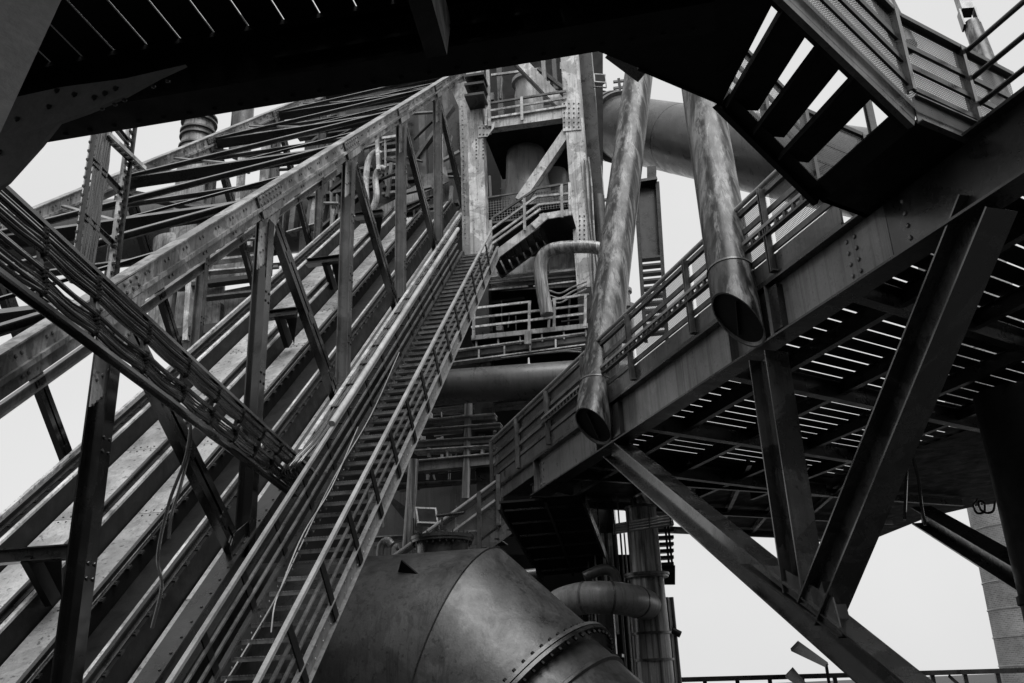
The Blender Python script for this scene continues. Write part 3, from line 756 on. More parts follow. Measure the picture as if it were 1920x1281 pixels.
# ================================================================== FURNACE TOWER
def tbar(name, mat, par, x0, y0, x1, y1, wpx, off=0., depth=.3):
    a, b = TW(x0, y0, off), TW(x1, y1, off); d = (b - a).normalized()
    return MB().bar(a, b, depth, wpx * mpp(a.lerp(b, .5)), H.cross(d)).build(name, mat, par)
def tquad(name, mat, par, px, off=0., thick=.05):
    return MB().plate([TW(x, y, off) for x, y in px], thick, H).build(name, mat, par, smooth=False)
def tcol(name, mat, par, x, yr, wpx, y0, y1, off=0., depth=.4):
    c = TW(x, yr, off); w_ = wpx * mpp(c); za, zb2 = TW(x, y0, off).z, TW(x, y1, off).z
    return MB().bar(V((c.x, c.y, zb2)), V((c.x, c.y, za)), w_, depth, H).build(name, mat, par)
def triv(mb, x0, y0, x1, y1, nx, ny, off, r=.03):
    for i in range(nx):
        for j in range(ny):
            p_ = TW(x0 + (x1 - x0) * (i / max(1, nx - 1)), y0 + (y1 - y0) * (j / max(1, ny - 1)), off); mb.rivet(p_, -H, r)
def tpipe(xs, rpx, off=0., seg=16, n=6, smoothpath=True):
    pts = [TW(x, y, off) for x, y in xs]; r = rpx * mpp(pts[0])
    return MB().tube(curve(pts, n) if smoothpath and len(pts) > 2 else pts, r, seg)
base = TW(990, 1180, 0); base.z = 0
tw = thing('furnace_tower', 'tall riveted steel tower of pale columns and braces at the head of the long stair', 'tower', base)
rv = MB()
for (x, yr, w_, mat) in ((899, 420, 31, 'light'), (1092, 420, 35, 'light')):
    tcol('column', mat, tw, x, yr, w_, -120, 505 if x < 1000 else 545, 0, .45); tcol('column_base', 'dark', tw, x, yr, w_, 506 if x < 1000 else 546, 1180, 0, .44)
tcol('column', 'dark', tw, 1122, 420, 30, -120, 700, 1.6, .5); tcol('column', 'mid', tw, 1103, 420, 6, -120, 700, .2, .12)
tquad('gusset_plate', 'light', tw, ((1053, 188), (1088, 186), (1090, 243), (1056, 246)), -.26, .03); triv(rv, 1058, 194, 1085, 238, 4, 6, -.27)
tquad('gusset_plate', 'light', tw, ((897, 236), (928, 228), (926, 240), (914, 256), (896, 258)), -.26, .03); triv(rv, 900, 240, 920, 252, 4, 2, -.27)
triv(rv, 893, 262, 906, 296, 2, 6, -.24); triv(rv, 1087, 405, 1104, 448, 3, 6, -.24)
# framed front: beams, braces, floors
tbar('beam', 'light', tw, 912, 238, 1060, 217, 20, -.1, .3)
tbar('floor_edge', 'light', tw, 912, 226, 1060, 205, 6, -.2, .1)
tbar('brace', 'light', tw, 1066, 246, 975, 378, 18, -.05, .25); tbar('brace', 'light', tw, 1056, 200, 968, 108, 19, .1, .25)
tbar('brace', 'mid', tw, 1072, 250, 985, 378, 7, .25, .2); tbar('brace', 'mid', tw, 1048, 206, 962, 116, 7, .3, .2)
def floor(y_l, x_l, y_r, x_r, depth, mat='black', nm='floor_plate', off=0.):
    a, b = TW(x_l, y_l, off), TW(x_r, y_r, off); b.z = a.z
    return MB().plate([a, b, b + H * depth, a + H * depth], .06, Z).build(nm, mat, tw, smooth=False)
floor(245, 905, 223, 1075, 3.2); floor(398, 905, 380, 1085, 6, off=.5)
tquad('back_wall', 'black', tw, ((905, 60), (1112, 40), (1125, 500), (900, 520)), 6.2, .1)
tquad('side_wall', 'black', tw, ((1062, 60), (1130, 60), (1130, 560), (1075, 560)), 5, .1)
tcol('rear_column', 'mid', tw, 940, 200, 10, 60, 420, 4, .3); tcol('rear_column', 'mid', tw, 1045, 200, 8, 60, 420, 5, .3)
tbar('rear_brace', 'mid', tw, 1010, 130, 1068, 175, 6, 3, .2); tbar('rear_brace', 'light', tw, 1018, 105, 1022, 165, 7, 2.5, .2)
tbar('rear_brace', 'mid', tw, 930, 260, 960, 360, 5, 4, .2); tbar('rear_brace', 'dark', tw, 1040, 300, 1062, 380, 6, 4, .2)
# upper railing
for (y0, y1) in ((195, 171), (209, 184), (223, 199)): tbar('rail_bar', 'light' if y0 > 200 else 'mid', tw, 912, y0, 1062, y1, 4, -.3, .06)
tbar('rail_post', 'light', tw, 978, 182, 979, 226, 5, -.34, .06); tbar('rail_post', 'light', tw, 912, 193, 911, 236, 4, -.34, .06)
# shelves beside the left column
for y in (154, 170, 190): tbar('shelf', 'dark', tw, 876, y + 2, 912, y - 3, 5, -.6, .8)
tcol('shelf_post', 'light', tw, 916, 170, 6, 60, 238, -.3, .1)
# wall of stained plates below the landing
tquad('wall_plate', 'wall', tw, ((905, 492), (1104, 470), (1104, 536), (900, 548)), .35, .05)
triv(rv, 1086, 480, 1098, 530, 2, 6, .33, .028); triv(rv, 950, 500, 956, 530, 2, 3, .33, .03)
rv.build('rivets', 'mid', tw, kind='stuff')
tbar('pipe_rail', 'light', tw, 1030, 511, 1104, 503, 4, 0, .06); tbar('pipe_rail', 'light', tw, 905, 545, 990, 537, 3, 0, .05); tbar('pipe_rail', 'light', tw, 1000, 537, 1108, 524, 3, -.1, .05)
tbar('pipe_rail', 'mid', tw, 905, 533, 1105, 516, 3, .1, .05)
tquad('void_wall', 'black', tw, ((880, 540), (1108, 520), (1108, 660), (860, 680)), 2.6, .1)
floor(549, 900, 532, 1104, 2.4, 'black', 'floor_plate', .3)
# middle platform with railing
for (x, y0, y1) in ((889, 580, 636), (993, 567, 622), (1040, 560, 618), (1098, 553, 612)): tbar('rail_post', 'light', tw, x, y0, x - 1, y1, 5, -.8, .07)
for (x0, y0, x1, y1, h_) in ((884, 579, 996, 566, 4), (1036, 562, 1104, 552, 4), (886, 597, 1100, 572, 4), (884, 614, 1100, 588, 4)): tbar('rail_bar', 'light', tw, x0, y0, x1, y1, h_, -.8, .06)
tbar('kick_plate', 'light', tw, 884, 634, 1102, 611, 9, -.8, .05)
floor(640, 884, 617, 1102, 3.2, 'black', 'floor_plate', -.75)
for k in range(6): x = 893 + 41 * k; tbar('hanger', 'light', tw, x, 640 - k * 4.5, x + 1, 654 - k * 4.5, 3, -.7, .06)
tbar('girder', 'mid', tw, 842, 668, 1098, 634, 15, -.55, .15); tbar('girder_flange', 'light', tw, 842, 661, 1098, 627, 2.5, -.62, .3); tbar('girder_flange', 'light', tw, 840, 683, 1098, 649, 2.5, -.62, .3)
for k in range(5): x = 850 + 48 * k; tbar('stiffener', 'light', tw, x, 662 - k * 6.3, x, 680 - k * 6.3, 3, -.72, .06)
tbar('girder', 'black', tw, 830, 697, 1090, 672, 24, .8, .3)
for k in range(3): tpipe([(940 + k * 52, 672 - k * 7), (1090, 653 + k * 4)], 2., -.8).build('conduit', 'mid', tw)
tbar('junction_box', 'light', tw, 990, 622, 990, 646, 12, -.95, .15)
# lower bays, mostly in shade
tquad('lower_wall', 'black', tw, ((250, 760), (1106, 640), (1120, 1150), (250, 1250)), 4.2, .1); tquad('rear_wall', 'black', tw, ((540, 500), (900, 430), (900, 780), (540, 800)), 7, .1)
for (x0, y0, x1, y1, h_, m_) in ((786, 795, 930, 783, 9, 'mid'), (790, 812, 940, 800, 8, 'mid'), (775, 836, 930, 826, 11, 'mid'), (760, 878, 932, 862, 20, 'mid'), (780, 850, 930, 840, 6, 'light'), (700, 1012, 900, 1000, 6, 'mid'), (700, 1050, 860, 1040, 6, 'mid')):
    tbar('bay_beam', {'mid': 'flat', 'light': 'light'}[m_], tw, x0, y0, x1, y1, h_, -.5, .3); tbar('bay_flange', 'light', tw, x0, y0 - h_ * .5, x1, y1 - h_ * .5, 2, -.6, .4)
for x in (805, 840, 905): tbar('bay_stud', 'light', tw, x, 840, x, 858, 4, -.55, .2)
for k in range(7): tpipe([(800, 781 - k * 2.2), (1000, 765 - k * 2.2)], 1., .5, 6).build('conduit', 'mid', tw)
tbar('conduit_rail', 'mid', tw, 886, 770, 884, 830, 3, -.1, .1)
tquad('tank_shell', 'vessel', tw, ((690, 925), (925, 905), (925, 1060), (690, 1070)), .9, .1)
tquad('brace_plate', 'mid', tw, ((722, 930), (730, 928), (800, 980), (800, 1005), (770, 990)), .2, .05)
tpipe([(690, 912), (860, 904), (935, 899)], 4, .3).build('conduit', 'mid', tw)
# platform flight and landing in front of the tower
ts = thing('tower_stair', 'short pale railed stair flight and landing fixed to the tower front above the long stair', 'stair', TW(918, 500, -1.))
zl = TW(1040, 405, -1.2).z
la, lb = TW(1012, 407, -1.2), TW(1072, 398, -1.2); la.z = lb.z = zl
fe = Pz(1085, 463, zl); dpt = (fe - lb).dot(H)
MB().plate([la, lb, lb + H * dpt, la + H * dpt], .05, Z).build('landing_plate', 'black', ts, smooth=False)
tbar('landing_fascia', 'light', ts, 1012, 408, 1070, 398, 13, -1.25, .05); tbar('landing_fascia', 'light', ts, 1000, 425, 1024, 404, 15, -1.27, .05)
sa, sb = TW(1008, 420, -1.2), TW(920, 486, -1.2)
MB().bar(sa, sb, .05, .26, Z).build('stringer', 'light', ts); MB().bar(sa + H * 1.2, sb + H * 1.2, .05, .26, Z).build('stringer', 'dark', ts)
for k in range(7):
    c = sb.lerp(sa, (k + .5) / 7); MB().bar(c, c + H * 1.2, .2, .03, Z).build('tread', 'dark', ts)
for (pts, m_) in (([(1070, 343), (1006, 354), (925, 408), (920, 416)], 'mid'), ([(1068, 363), (1006, 369), (922, 430)], 'light'), ([(1068, 378), (1010, 384), (922, 448)], 'light'), ([(1014, 392), (922, 458)], 'light')):
    for i in range(len(pts) - 1): tbar('rail_bar', m_, ts, *pts[i], *pts[i + 1], 4, -1.28, .06)
for (x, y0, y1) in ((920, 414, 484), (983, 372, 432), (1053, 346, 408), (1068, 343, 404)): tbar('rail_post', 'light', ts, x, y0, x + 1, y1, 5, -1.3, .06)
for (x0, x1, y0, y1) in ((911, 990, 372, 418), (1002, 1066, 356, 396)):
    a, b = TW(x0, y1, .3), TW(x1, y1 - (x1 - x0) * .14, .3); b.z = a.z
    MB().sheet(a, b - a, Z * (y1 - y0) * mpp(a)).build('mesh_panel', 'wire', ts, smooth=False)
tbar('rail_bar', 'mid', ts, 908, 372, 996, 358, 3, .25, .05); tbar('rail_bar', 'mid', ts, 908, 420, 996, 408, 4, .25, .05)
# vessels inside the tower
def rev_px(name, mat, x, y, off, prof, label, cat):
    c = TW(x, y, off); k = mpp(c); z_ = lambda yy: TW(x, yy, off).z
    pr = [(z_(yy), r * k) for yy, r in prof]; z0 = pr[0][0]
    o = MB().rev(V((c.x, c.y, z0)), Z, [(a - z0, r) for a, r in pr], 36)
    return one(o, name, mat, label, cat, base=V((c.x, c.y, z0)))
rev_px('bell_vessel', 'vessel', 988, 330, 1.7, [(420, 50), (372, 46), (340, 40), (300, 38), (286, 36), (278, 28), (274, 10)], 'smooth grey bell shaped vessel standing inside the tower frame behind a slanting brace', 'vessel')
rev_px('gas_vessel', 'vessel', 1043, 350, 2.6, [(420, 24), (330, 24), (322, 20), (318, 8)], 'narrow round topped vessel behind the slanting brace in the tower', 'vessel')
rev_px('top_vessel', 'vessel', 992, 190, 1.6, [(236, 27), (180, 27), (168, 24), (160, 25), (158, 31), (152, 31), (150, 20)], 'upper flanged grey vessel behind the top railing of the tower', 'vessel')
# large riveted curved column beside the tower
ac = thing('arched_column', 'broad riveted pale column with flaring curved top left of the tower', 'column', TW(880, 470, 1.0))
tquad('column_plate', 'light', ac, ((846, 168), (852, 158), (884, 150), (884, 300), (888, 520), (868, 520), (864, 300), (860, 200)), 1.0, .08)
tquad('column_edge', 'mid', ac, ((884, 150), (893, 150), (893, 520), (888, 520), (884, 300)), 1.15, .08)
rv = MB()
for k in range(30): rv.rivet(TW(866 + k * .22, 200 + k * 8.5, .99), -H, .022); rv.rivet(TW(882 + k * .2, 180 + k * 9, .99), -H, .022)
rv.build('rivets', 'dark', ac, kind='stuff')
# small fittings that crowd the tower
rq = random.Random(21)
for (x0, x1, y0, y1, n, o0, o1) in ((905, 1100, 548, 640, 22, -.1, 1.6), (790, 930, 765, 900, 40, -.5, 1.4), (700, 925, 905, 1050, 14, -.3, .7), (915, 1070, 260, 400, 10, 2.8, 5.2), (915, 1070, 110, 215, 10, 2.6, 5.2)):
    for k in range(n):
        x = rq.uniform(x0, x1); y = rq.uniform(y0, y1); off = rq.uniform(o0, o1); m_ = rq.choice(('mid', 'rail', 'mid', 'light', 'flat'))
        if rq.random() < .45: tpipe([(x, y), (x + rq.uniform(-3, 3), min(y1, y + rq.uniform(25, 70)))], rq.choice((1.2, 1.8, 2.6)), off, 8).build('service_pipe', m_, tw)
        elif rq.random() < .6: ln = rq.uniform(30, 90); tbar('tie_bar', m_, tw, x, y, min(x1, x + ln), y - (min(x1, x + ln) - x) * .13, rq.choice((2, 3, 4.5)), off, .08)
        else: tbar('fitting_box', m_, tw, x, y, x, y + rq.uniform(6, 14), rq.uniform(6, 12), off, .2)
for k in range(9): tpipe([(915, 520 + k * 2.4), (1100, 500 + k * 2.2)], .9, .05 + .02 * k, 6).build('service_pipe', 'mid' if k % 3 else 'light', tw)
# ---- elbow pipe, big horizontal main, uprights
one(tpipe([(1140, 475), (1122, 466), (1100, 463), (1060, 464), (1036, 468), (1020, 478), (1014, 496), (1014, 520), (1018, 550), (1026, 590)], 12.5, -1.3, 18), 'elbow_pipe', 'pipe_pale', 'stained bent pipe dropping in front of the plate wall under the landing', 'pipe')
hm = thing('horizontal_main', 'thick dark horizontal pipe crossing behind the long stair below the platform railing', 'pipe', TW(950, 755, -1.5))
tpipe([(770, 731), (1190, 702)], 33, -1.5, 36).build('pipe_shell', 'duct', hm)
a = TW(895, 722, -1.5); MB().rev(a, (TW(900, 721.6, -1.5) - a), [(0, 33.4 * mpp(a)), (.03, 33.4 * mpp(a))], 36, False).build('weld_ring', 'dark', hm)
c = TW(992, 688, -1.5); k_ = mpp(c)
one(MB().rev(c - Z * 14 * k_, Z, [(0, 9 * k_), (14 * k_, 9 * k_), (19 * k_, 6 * k_), (21 * k_, 2 * k_), (32 * k_, 1.5 * k_)], 20), 'vent_bottle', 'light', 'small pale bottle shaped vent on top of the horizontal main', 'vent')
up_labels = ['upright pipe below the horizontal main among the shaded bays', 'pale upright pipe standing behind the floodlight']
for (xs, r, off, mt, lb_) in (([(879, 745), (873, 935)], 7.5, -.6, 'pipe_pale', up_labels[0]), ([(776, 862), (763, 1040)], 10, -1., 'pipe_pale', up_labels[1])):
    a, b = TW(*xs[0], off), TW(*xs[1], off)
    o = one(MB().tube([b, a], r * mpp(a), 16), 'upright_pipe', mt, lb_, 'pipe')
for (xs, r, lb_) in (([(712, 1070), (713, 1030), (718, 1018), (727, 1014), (735, 1022)], 7.5, 'larger hooked pipe stub rising behind the bent duct'), ([(739, 1060), (740, 1030), (748, 1025)], 7, 'smaller hooked pipe stub rising behind the bent duct')):
    one(tpipe(xs, r, -1.5, 14), 'hooked_pipe', 'pipe_pale', lb_, 'pipe')
def flood(c, sz, yaw, pitch, label):
    th = thing('floodlight', label, 'floodlight', c)
    m_ = Matrix.Rotation(yaw, 3, 'Z') @ Matrix.Rotation(pitch, 3, 'X')
    X, Y_, Z_ = m_ @ V((1, 0, 0)), m_ @ V((0, 1, 0)), m_ @ V((0, 0, 1))
    cc = c + Z * sz * .3
    hs = MB().add([cc + X * sx * sz * (.5 if sy < 0 else .34) + Y_ * sy * sz * .28 + Z_ * sz_ * sz * (.42 if sy < 0 else .26) for sy in (-1, 1) for sz_ in (-1, 1) for sx in (-1, 1)],
             [(0, 1, 3, 2), (4, 5, 7, 6), (0, 1, 5, 4), (2, 3, 7, 6), (0, 2, 6, 4), (1, 3, 7, 5)]).build('housing', 'light', th)
    e = cc - Y_ * sz * .285
    MB().bar(e - Z_ * sz * .33, e + Z_ * sz * .33, sz * .84, .006, Y_).build('lens', 'black', hs)
    for s_ in (-1, 1): MB().bar(cc + X * s_ * sz * .55, cc + X * s_ * sz * .55 - Z * sz * .7, .03, .03, Y_).build('bracket_arm', 'dark', th)
    MB().bar(cc - X * sz * .55 - Z * sz * .7, cc + X * sz * .55 - Z * sz * .7, .05, .03, Z).build('bracket_foot', 'dark', th)
flood(TW(797, 985, -1.4), .6, R(25), R(-22), 'grey floodlight tilted up behind the bent duct')
flood(TW(1124, 156, 1.0), .42, R(10), R(0), 'small floodlight above the sloping gas main beside the tower')
# ================================================================== STRUCTURE BEHIND THE TRUSS
fs = thing('furnace_top_structure', 'crowded riveted columns, ribs and dark plates seen behind the truss bridge', 'structure', V((TW(650, 600, 6).x, TW(650, 600, 6).y, 0)))
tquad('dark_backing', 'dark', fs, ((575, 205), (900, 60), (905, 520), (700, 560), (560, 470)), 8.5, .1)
for (x0, y0, x1, y1, w_, m_) in ((612, 205, 588, 430, 13, 'light'), (600, 300, 575, 440, 7, 'mid'), (560, 330, 548, 440, 10, 'mid'), (645, 215, 640, 330, 12, 'mid'), (632, 260, 600, 440, 8, 'mid'), (690, 240, 692, 420, 9, 'mid'), (706, 200, 715, 330, 8, 'dark'), (740, 170, 745, 400, 14, 'mid'), (790, 150, 800, 420, 12, 'mid'), (836, 170, 842, 420, 10, 'mid'), (500, 250, 490, 420, 10, 'light'), (520, 255, 514, 400, 8, 'mid'), (455, 280, 448, 400, 9, 'light')):
    tbar('rib_column', m_, fs, x0, y0, x1, y1, w_, 7.2, .4)
for k in range(9): tbar('louvre', 'mid' if k % 2 else 'light', fs, 718, 262 + k * 13, 752, 257 + k * 13, 5, 6.8, .3)
for (x0, y0, x1, y1, w_) in ((560, 260, 720, 235, 6), (610, 330, 700, 315, 5), (575, 370, 700, 352, 6), (760, 340, 860, 322, 6), (760, 400, 860, 380, 7), (590, 440, 720, 330, 5), (780, 300, 850, 200, 6), (700, 400, 770, 350, 10)):
    tbar('rib_beam', 'mid', fs, x0, y0, x1, y1, w_, 7., .3)
for k in range(3): tquad('rib_plate', 'wall', fs, ((700 + 45 * k, 395 - 30 * k), (745 + 45 * k, 372 - 30 * k), (752 + 45 * k, 400 - 30 * k), (708 + 45 * k, 420 - 30 * k)), 6.5, .05)
rv = MB(); triv(rv, 607, 220, 592, 400, 2, 24, 6.98, .03); triv(rv, 735, 190, 750, 380, 2, 24, 6.98, .03); rv.build('rivets', 'dark', fs, kind='stuff')
rq = random.Random(8)
for k in range(46):
    x = rq.uniform(560, 850); y = rq.uniform(230 - (x - 560) * .2, 400); m_ = rq.choice(('mid', 'light', 'dark', 'flat', 'flat')); off = rq.uniform(5.2, 6.9)
    if rq.random() < .5: tbar('rib_bar', m_, fs, x, y, x + rq.uniform(-12, 12), y + rq.uniform(30, 90), rq.choice((2.5, 4, 6)), off, .15)
    else: tbar('rib_bar', m_, fs, x, y, x + rq.uniform(25, 70), y - rq.uniform(-12, 40), rq.choice((2, 3, 5)), off, .15)
for k in range(24):
    x = rq.uniform(395, 560); y = rq.uniform(300 - (x - 395) * .3, 520); m_ = rq.choice(('mid', 'light', 'dark', 'flat')); off = rq.uniform(6, 8)
    if rq.random() < .55: tbar('rib_bar', m_, fs, x, y, x - rq.uniform(2, 8), y + rq.uniform(30, 90), rq.choice((3, 5, 7)), off, .2)
    else: tbar('rib_bar', m_, fs, x, y, x + rq.uniform(30, 80), y - rq.uniform(0, 20), rq.choice((2, 3, 5)), off, .2)
for (xs, lb_) in (([(687, 392), (686, 350), (690, 305), (703, 286), (716, 290)], 'taller S shaped pale pipe behind the truss posts'), ([(695, 400), (706, 370), (704, 335), (712, 316), (724, 318)], 'lower S shaped pale pipe behind the truss posts')):
    one(tpipe(xs, 6, 6., 12), 'bent_pipe', 'light', lb_, 'pipe')
# left group: stove shells, panels, tall vent pipe
ls = thing('plated_housing', 'pale stained plate housing with a braced shelf behind the truss bridge', 'housing', V((TW(430, 700, 5).x, TW(430, 700, 5).y, 0)))
tquad('wall_plate', 'wall', ls, ((300, 545), (420, 530), (420, 640), (330, 660)), 5, .1); tquad('wall_plate', 'wall', ls, ((420, 545), (500, 530), (500, 620), (422, 640)), 5.05, .1)
tquad('wall_plate', 'wall', ls, ((385, 498), (480, 482), (480, 522), (380, 534)), 5.2, .1)
for (y0, y1, w_, m_) in ((493, 481, 4, 'light'), (512, 503, 3, 'light'), (540, 520, 8, 'dark'), (560, 548, 4, 'mid'), (628, 606, 18, 'dark')): tbar('shelf_beam', m_, ls, 330 if w_ > 4 else 384, y0, 490, y1, w_, 4.6, .4)
for (x0, y0, x1, y1, w_, m_) in ((362, 440, 350, 640, 10, 'light'), (395, 470, 384, 540, 6, 'light'), (326, 545, 315, 640, 6, 'mid'), (416, 570, 413, 640, 2, 'dark')): tbar('shelf_post', m_, ls, x0, y0, x1, y1, w_, 4.5, .3)
tquad('lower_plate', 'dark', ls, ((330, 640), (520, 605), (520, 740), (300, 800)), 6, .1)
c = TW(372, 250, 9.); k_ = mpp(c)
vp = thing('vent_pipe', 'tall pale vent pipe with stacked flanges rising behind the far truss chord', 'pipe', V((c.x, c.y, TW(340, 480, 9).z)))
zz = lambda y: TW(372, y, 9).z
MB().rev(V((c.x, c.y, 0)), Z, [(zz(470), 33 * k_), (zz(300), 31 * k_), (zz(278), 29 * k_), (zz(200), 26 * k_), (zz(60), 26 * k_)], 28).build('pipe_shell', 'wall', vp)
for y in (292, 281, 262, 252, 235, 226): MB().rev(V((c.x, c.y, zz(y))), Z, [(0, 25 * k_), (0, 33 * k_), (.09, 33 * k_), (.09, 25 * k_)], 28, False).build('flange', 'mid', vp)
c = TW(455, 215, 9.); k_ = mpp(c)
one(MB().rev(V((c.x, c.y, TW(455, 290, 9).z)), Z, [(0, 20 * k_), (3, 20 * k_), (3.05, 24 * k_), (3.2, 24 * k_), (3.25, 18 * k_), (9, 18 * k_)], 24), 'vent_pipe', 'mid', 'shorter grey vent pipe rising beside the tall flanged one', 'pipe')
one(tpipe([(-120, 470), (300, 430), (640, 400)], 62, 10, 36, 1, False), 'gas_main', 'duct', 'huge smooth grey gas main lying behind the left truss', 'pipe')
one(tpipe([(330, 455), (318, 640)], 40, 9, 28, 1, False), 'stove_shell', 'wall', 'pale upright shell below the huge gas main', 'vessel')
# ================================================================== BENT DUCT IN FRONT
J = Py(866, 1248, 16.6); RD = 1.93
E2 = (L * .73 - Z * .66 - H * .18).normalized()
bd = thing('bent_duct', 'massive matt steel duct with a mitred elbow, bolted flange and manhole beside the stair', 'duct', V((J.x, J.y, 0)))
mm = (L + E2).normalized(); seg = 72
def ring(o0, ax, r, mit=False):
    x = ax.cross(H).normalized(); y = ax.cross(x); out = []
    for j in range(seg):
        o = (x * math.cos(2 * math.pi * j / seg) + y * math.sin(2 * math.pi * j / seg)) * r
        out.append(o0 + o + (ax * (-(o.dot(mm)) / ax.dot(mm)) if mit else V((0, 0, 0))))
    return out
def loft(rings):
    n = len(rings); vs = [v for r_ in rings for v in r_]
    return MB().add(vs, [(i * seg + j, i * seg + (j + 1) % seg, (i + 1) * seg + (j + 1) % seg, (i + 1) * seg + j) for i in range(n - 1) for j in range(seg)])
mit = ring(J, L, RD, True)
loft([ring(J - L * 5.5, L, RD), ring(J - L * 2.6, L, RD), mit]).build('straight_shell', 'tank', bd)
ax2 = ring(J, E2, RD, True)
x = E2.cross(H).normalized(); y = E2.cross(x)
def ring2(q, r): return [J + E2 * q + (x * math.cos(2 * math.pi * j / seg) + y * math.sin(2 * math.pi * j / seg)) * r for j in range(seg)]
# project the mitre ring onto the second axis by nearest angle
mit2 = []
for r_ in ring2(0, RD):
    o = r_ - J; mit2.append(J + o + E2 * (-(o.dot(mm)) / E2.dot(mm)))
QF = 1.55
loft([mit2, ring2(QF - .25, RD * .985), ring2(QF, RD * .985)]).build('elbow_shell', 'tank', bd)
fl = loft([ring2(QF - .07, RD * .98), ring2(QF - .07, RD + .12), ring2(QF - .01, RD + .12), ring2(QF - .01, RD * .95)]); flo = fl.build('flange', 'mid', bd)
fl = loft([ring2(QF + .01, RD * .95), ring2(QF + .01, RD + .12), ring2(QF + .07, RD + .12), ring2(QF + .07, RD * .9)]); fl.build('flange', 'dark', bd)
loft([ring2(QF + .05, RD * .93), ring2(QF + .45, RD * .93), ring2(QF + .47, RD * .95), ring2(QF + .52, RD * .95), ring2(QF + .54, RD * .92), ring2(5.5, RD * .92)]).build('lower_shell', 'tank', bd)
rv = MB()
for j in range(64):
    o = (x * math.cos(2 * math.pi * j / 64) + y * math.sin(2 * math.pi * j / 64)); 
    for (q, s_) in ((-.07, -1), (.07, 1)): c = J + E2 * (QF + q) + o * (RD + .06); rv.tube([c, c + E2 * .06 * s_], .03, 6)
rv.build('flange_bolts', 'black', flo, kind='stuff')
sm = MB(); sm.tube([p_ + (p_ - J).normalized() * .004 for p_ in mit] + [mit[0]], .014, 6); sm.build('weld_seam', 'dark', bd)
MB().bar(J - L * 3.5 - H * RD * .985 + Z * -.3, J - L * .75 - H * RD * .985 + Z * -.3, .03, .02).build('weld_seam', 'mid', bd)
ctop = J - L * .35 + Z * (RD - .06) + H * .1
mh = MB().rev(ctop, Z, [(0, .46), (.24, .46), (.24, .56), (.29, .56), (.29, .575), (.35, .575), (.37, .3), (.38, .05)], 40); mho = mh.build('manhole', 'dark', bd)
rv = MB()
for j in range(28):
    a = 2 * math.pi * j / 28; c = ctop + V((math.cos(a), math.sin(a), 0)) * .525; rv.tube([c + Z * .19, c + Z * .40], .016, 6)
rv.build('manhole_bolts', 'dark', mho, kind='stuff')
hb = MB().tube([ctop + Z * .35, ctop + Z * .78], .02, 8); hb.tube([ctop + Z * .74 - L * .1, ctop + Z * .76 + L * .42], .03, 8); hb.rev(ctop + Z * .36, Z, [(0, .12), (.08, .12), (.1, .06), (.2, .06)], 14); hb.build('manhole_davit', 'dark', mho)
lg = [Py(752, 1051, 15.35), Py(746, 1072, 15.5), Py(796, 1088, 15.4)]
MB().plate(lg, .03, H + Z * .5).build('lug', 'black', bd); MB().plate([lg[0], lg[2], lg[2] + H * .25 - Z * .05, lg[0] + H * .3 - Z * .05], .02).build('lug', 'dark', bd)
MB().bar(J - L * 4 - Z * RD, J - L * 4 - Z * (J.z), .5, .5, H).build('leg', 'black', bd)
# ================================================================== PIPES UNDER THE BRIDGE END
c = Py(1206, 1010, 21); k_ = mpp(c)
sp_ = thing('stand_pipe', 'streaked upright pipe with wide flanges standing right of the pipe loop', 'pipe', V((c.x, c.y, 0)))
zz = lambda y: Py(1206 + (y - 1010) * .088, y, 21).z
MB().rev(V((c.x, c.y, 0)), Z, [(0, 33 * k_), (zz(1190), 32 * k_), (zz(1085), 31 * k_), (zz(1078), 29 * k_), (zz(955), 29 * k_)], 32).build('pipe_shell', 'pipe_pale', sp_)
for (y, r) in ((955, 31), (1080, 42), (1084, 40), (1190, 35), (1240, 36)): MB().rev(V((c.x, c.y, zz(y))), Z, [(0, 20 * k_), (0, r * k_), (.05, r * k_), (.05, 20 * k_)], 32, False).build('flange', 'mid', sp_)
lp = curve([Py(1075, 1225, 20.2), Py(1040, 1175, 20.0), Py(1046, 1138, 20.2), Py(1085, 1123, 19.9), Py(1130, 1120, 19.7), Py(1175, 1124, 19.9), Py(1205, 1132, 20.5), Py(1222, 1140, 21.4)], 8)
pl_ = thing('pipe_loop', 'fat grey pipe looping round horizontally into the upright pipe', 'pipe', lp[0])
MB().tube(lp, .33, 24).build('pipe_shell', 'vessel', pl_)
for k in (14, 26, 34, 44): MB().rev(lp[k], lp[k + 1] - lp[k], [(0, .3), (0, .342), (.05, .342), (.05, .3)], 24, False).build('weld_band', 'mid', pl_)
one(MB().tube(curve([Py(1095, 1082, 20.4), Py(1130, 1068, 20.4), Py(1150, 1075, 20.4), Py(1158, 1098, 20.4)], 6), .12, 14), 'small_elbow', 'duct', 'small elbow pipe on top of the fat pipe loop', 'pipe')
one(MB().tube(curve([Py(962, 1105, 20.4), Py(975, 1080, 20.4), Py(1005, 1074, 20.4)], 6), .1, 12), 'small_elbow', 'duct', 'small elbow pipe just above the bent duct shoulder', 'pipe')
bx_ = thing('box_column', 'square dark steel column under the fat pipe loop', 'column', V((Py(1142, 1230, 21).x, 21, 0)))
a = Py(1142, 1228, 20.8); MB().bar(V((a.x, a.y, a.z)), V((a.x, a.y, Py(1142, 1125, 20.8).z)), .34, .34, H).build('shaft', 'mid', bx_); MB().bar(V((a.x, a.y, a.z - .06)), V((a.x, a.y, a.z)), .6, .5, H).build('foot_plate', 'dark', bx_)
MB().bar(V((a.x, a.y, 0)), V((a.x, a.y, a.z - .06)), .16, .16, H).build('lower_post', 'dark', bx_)
bk_ = thing('pipe_rack', 'dark rack of thin upright pipes behind the pipe loop', 'pipe rack', V((Py(1150, 1280, 23.5).x, 23.5, 0)))
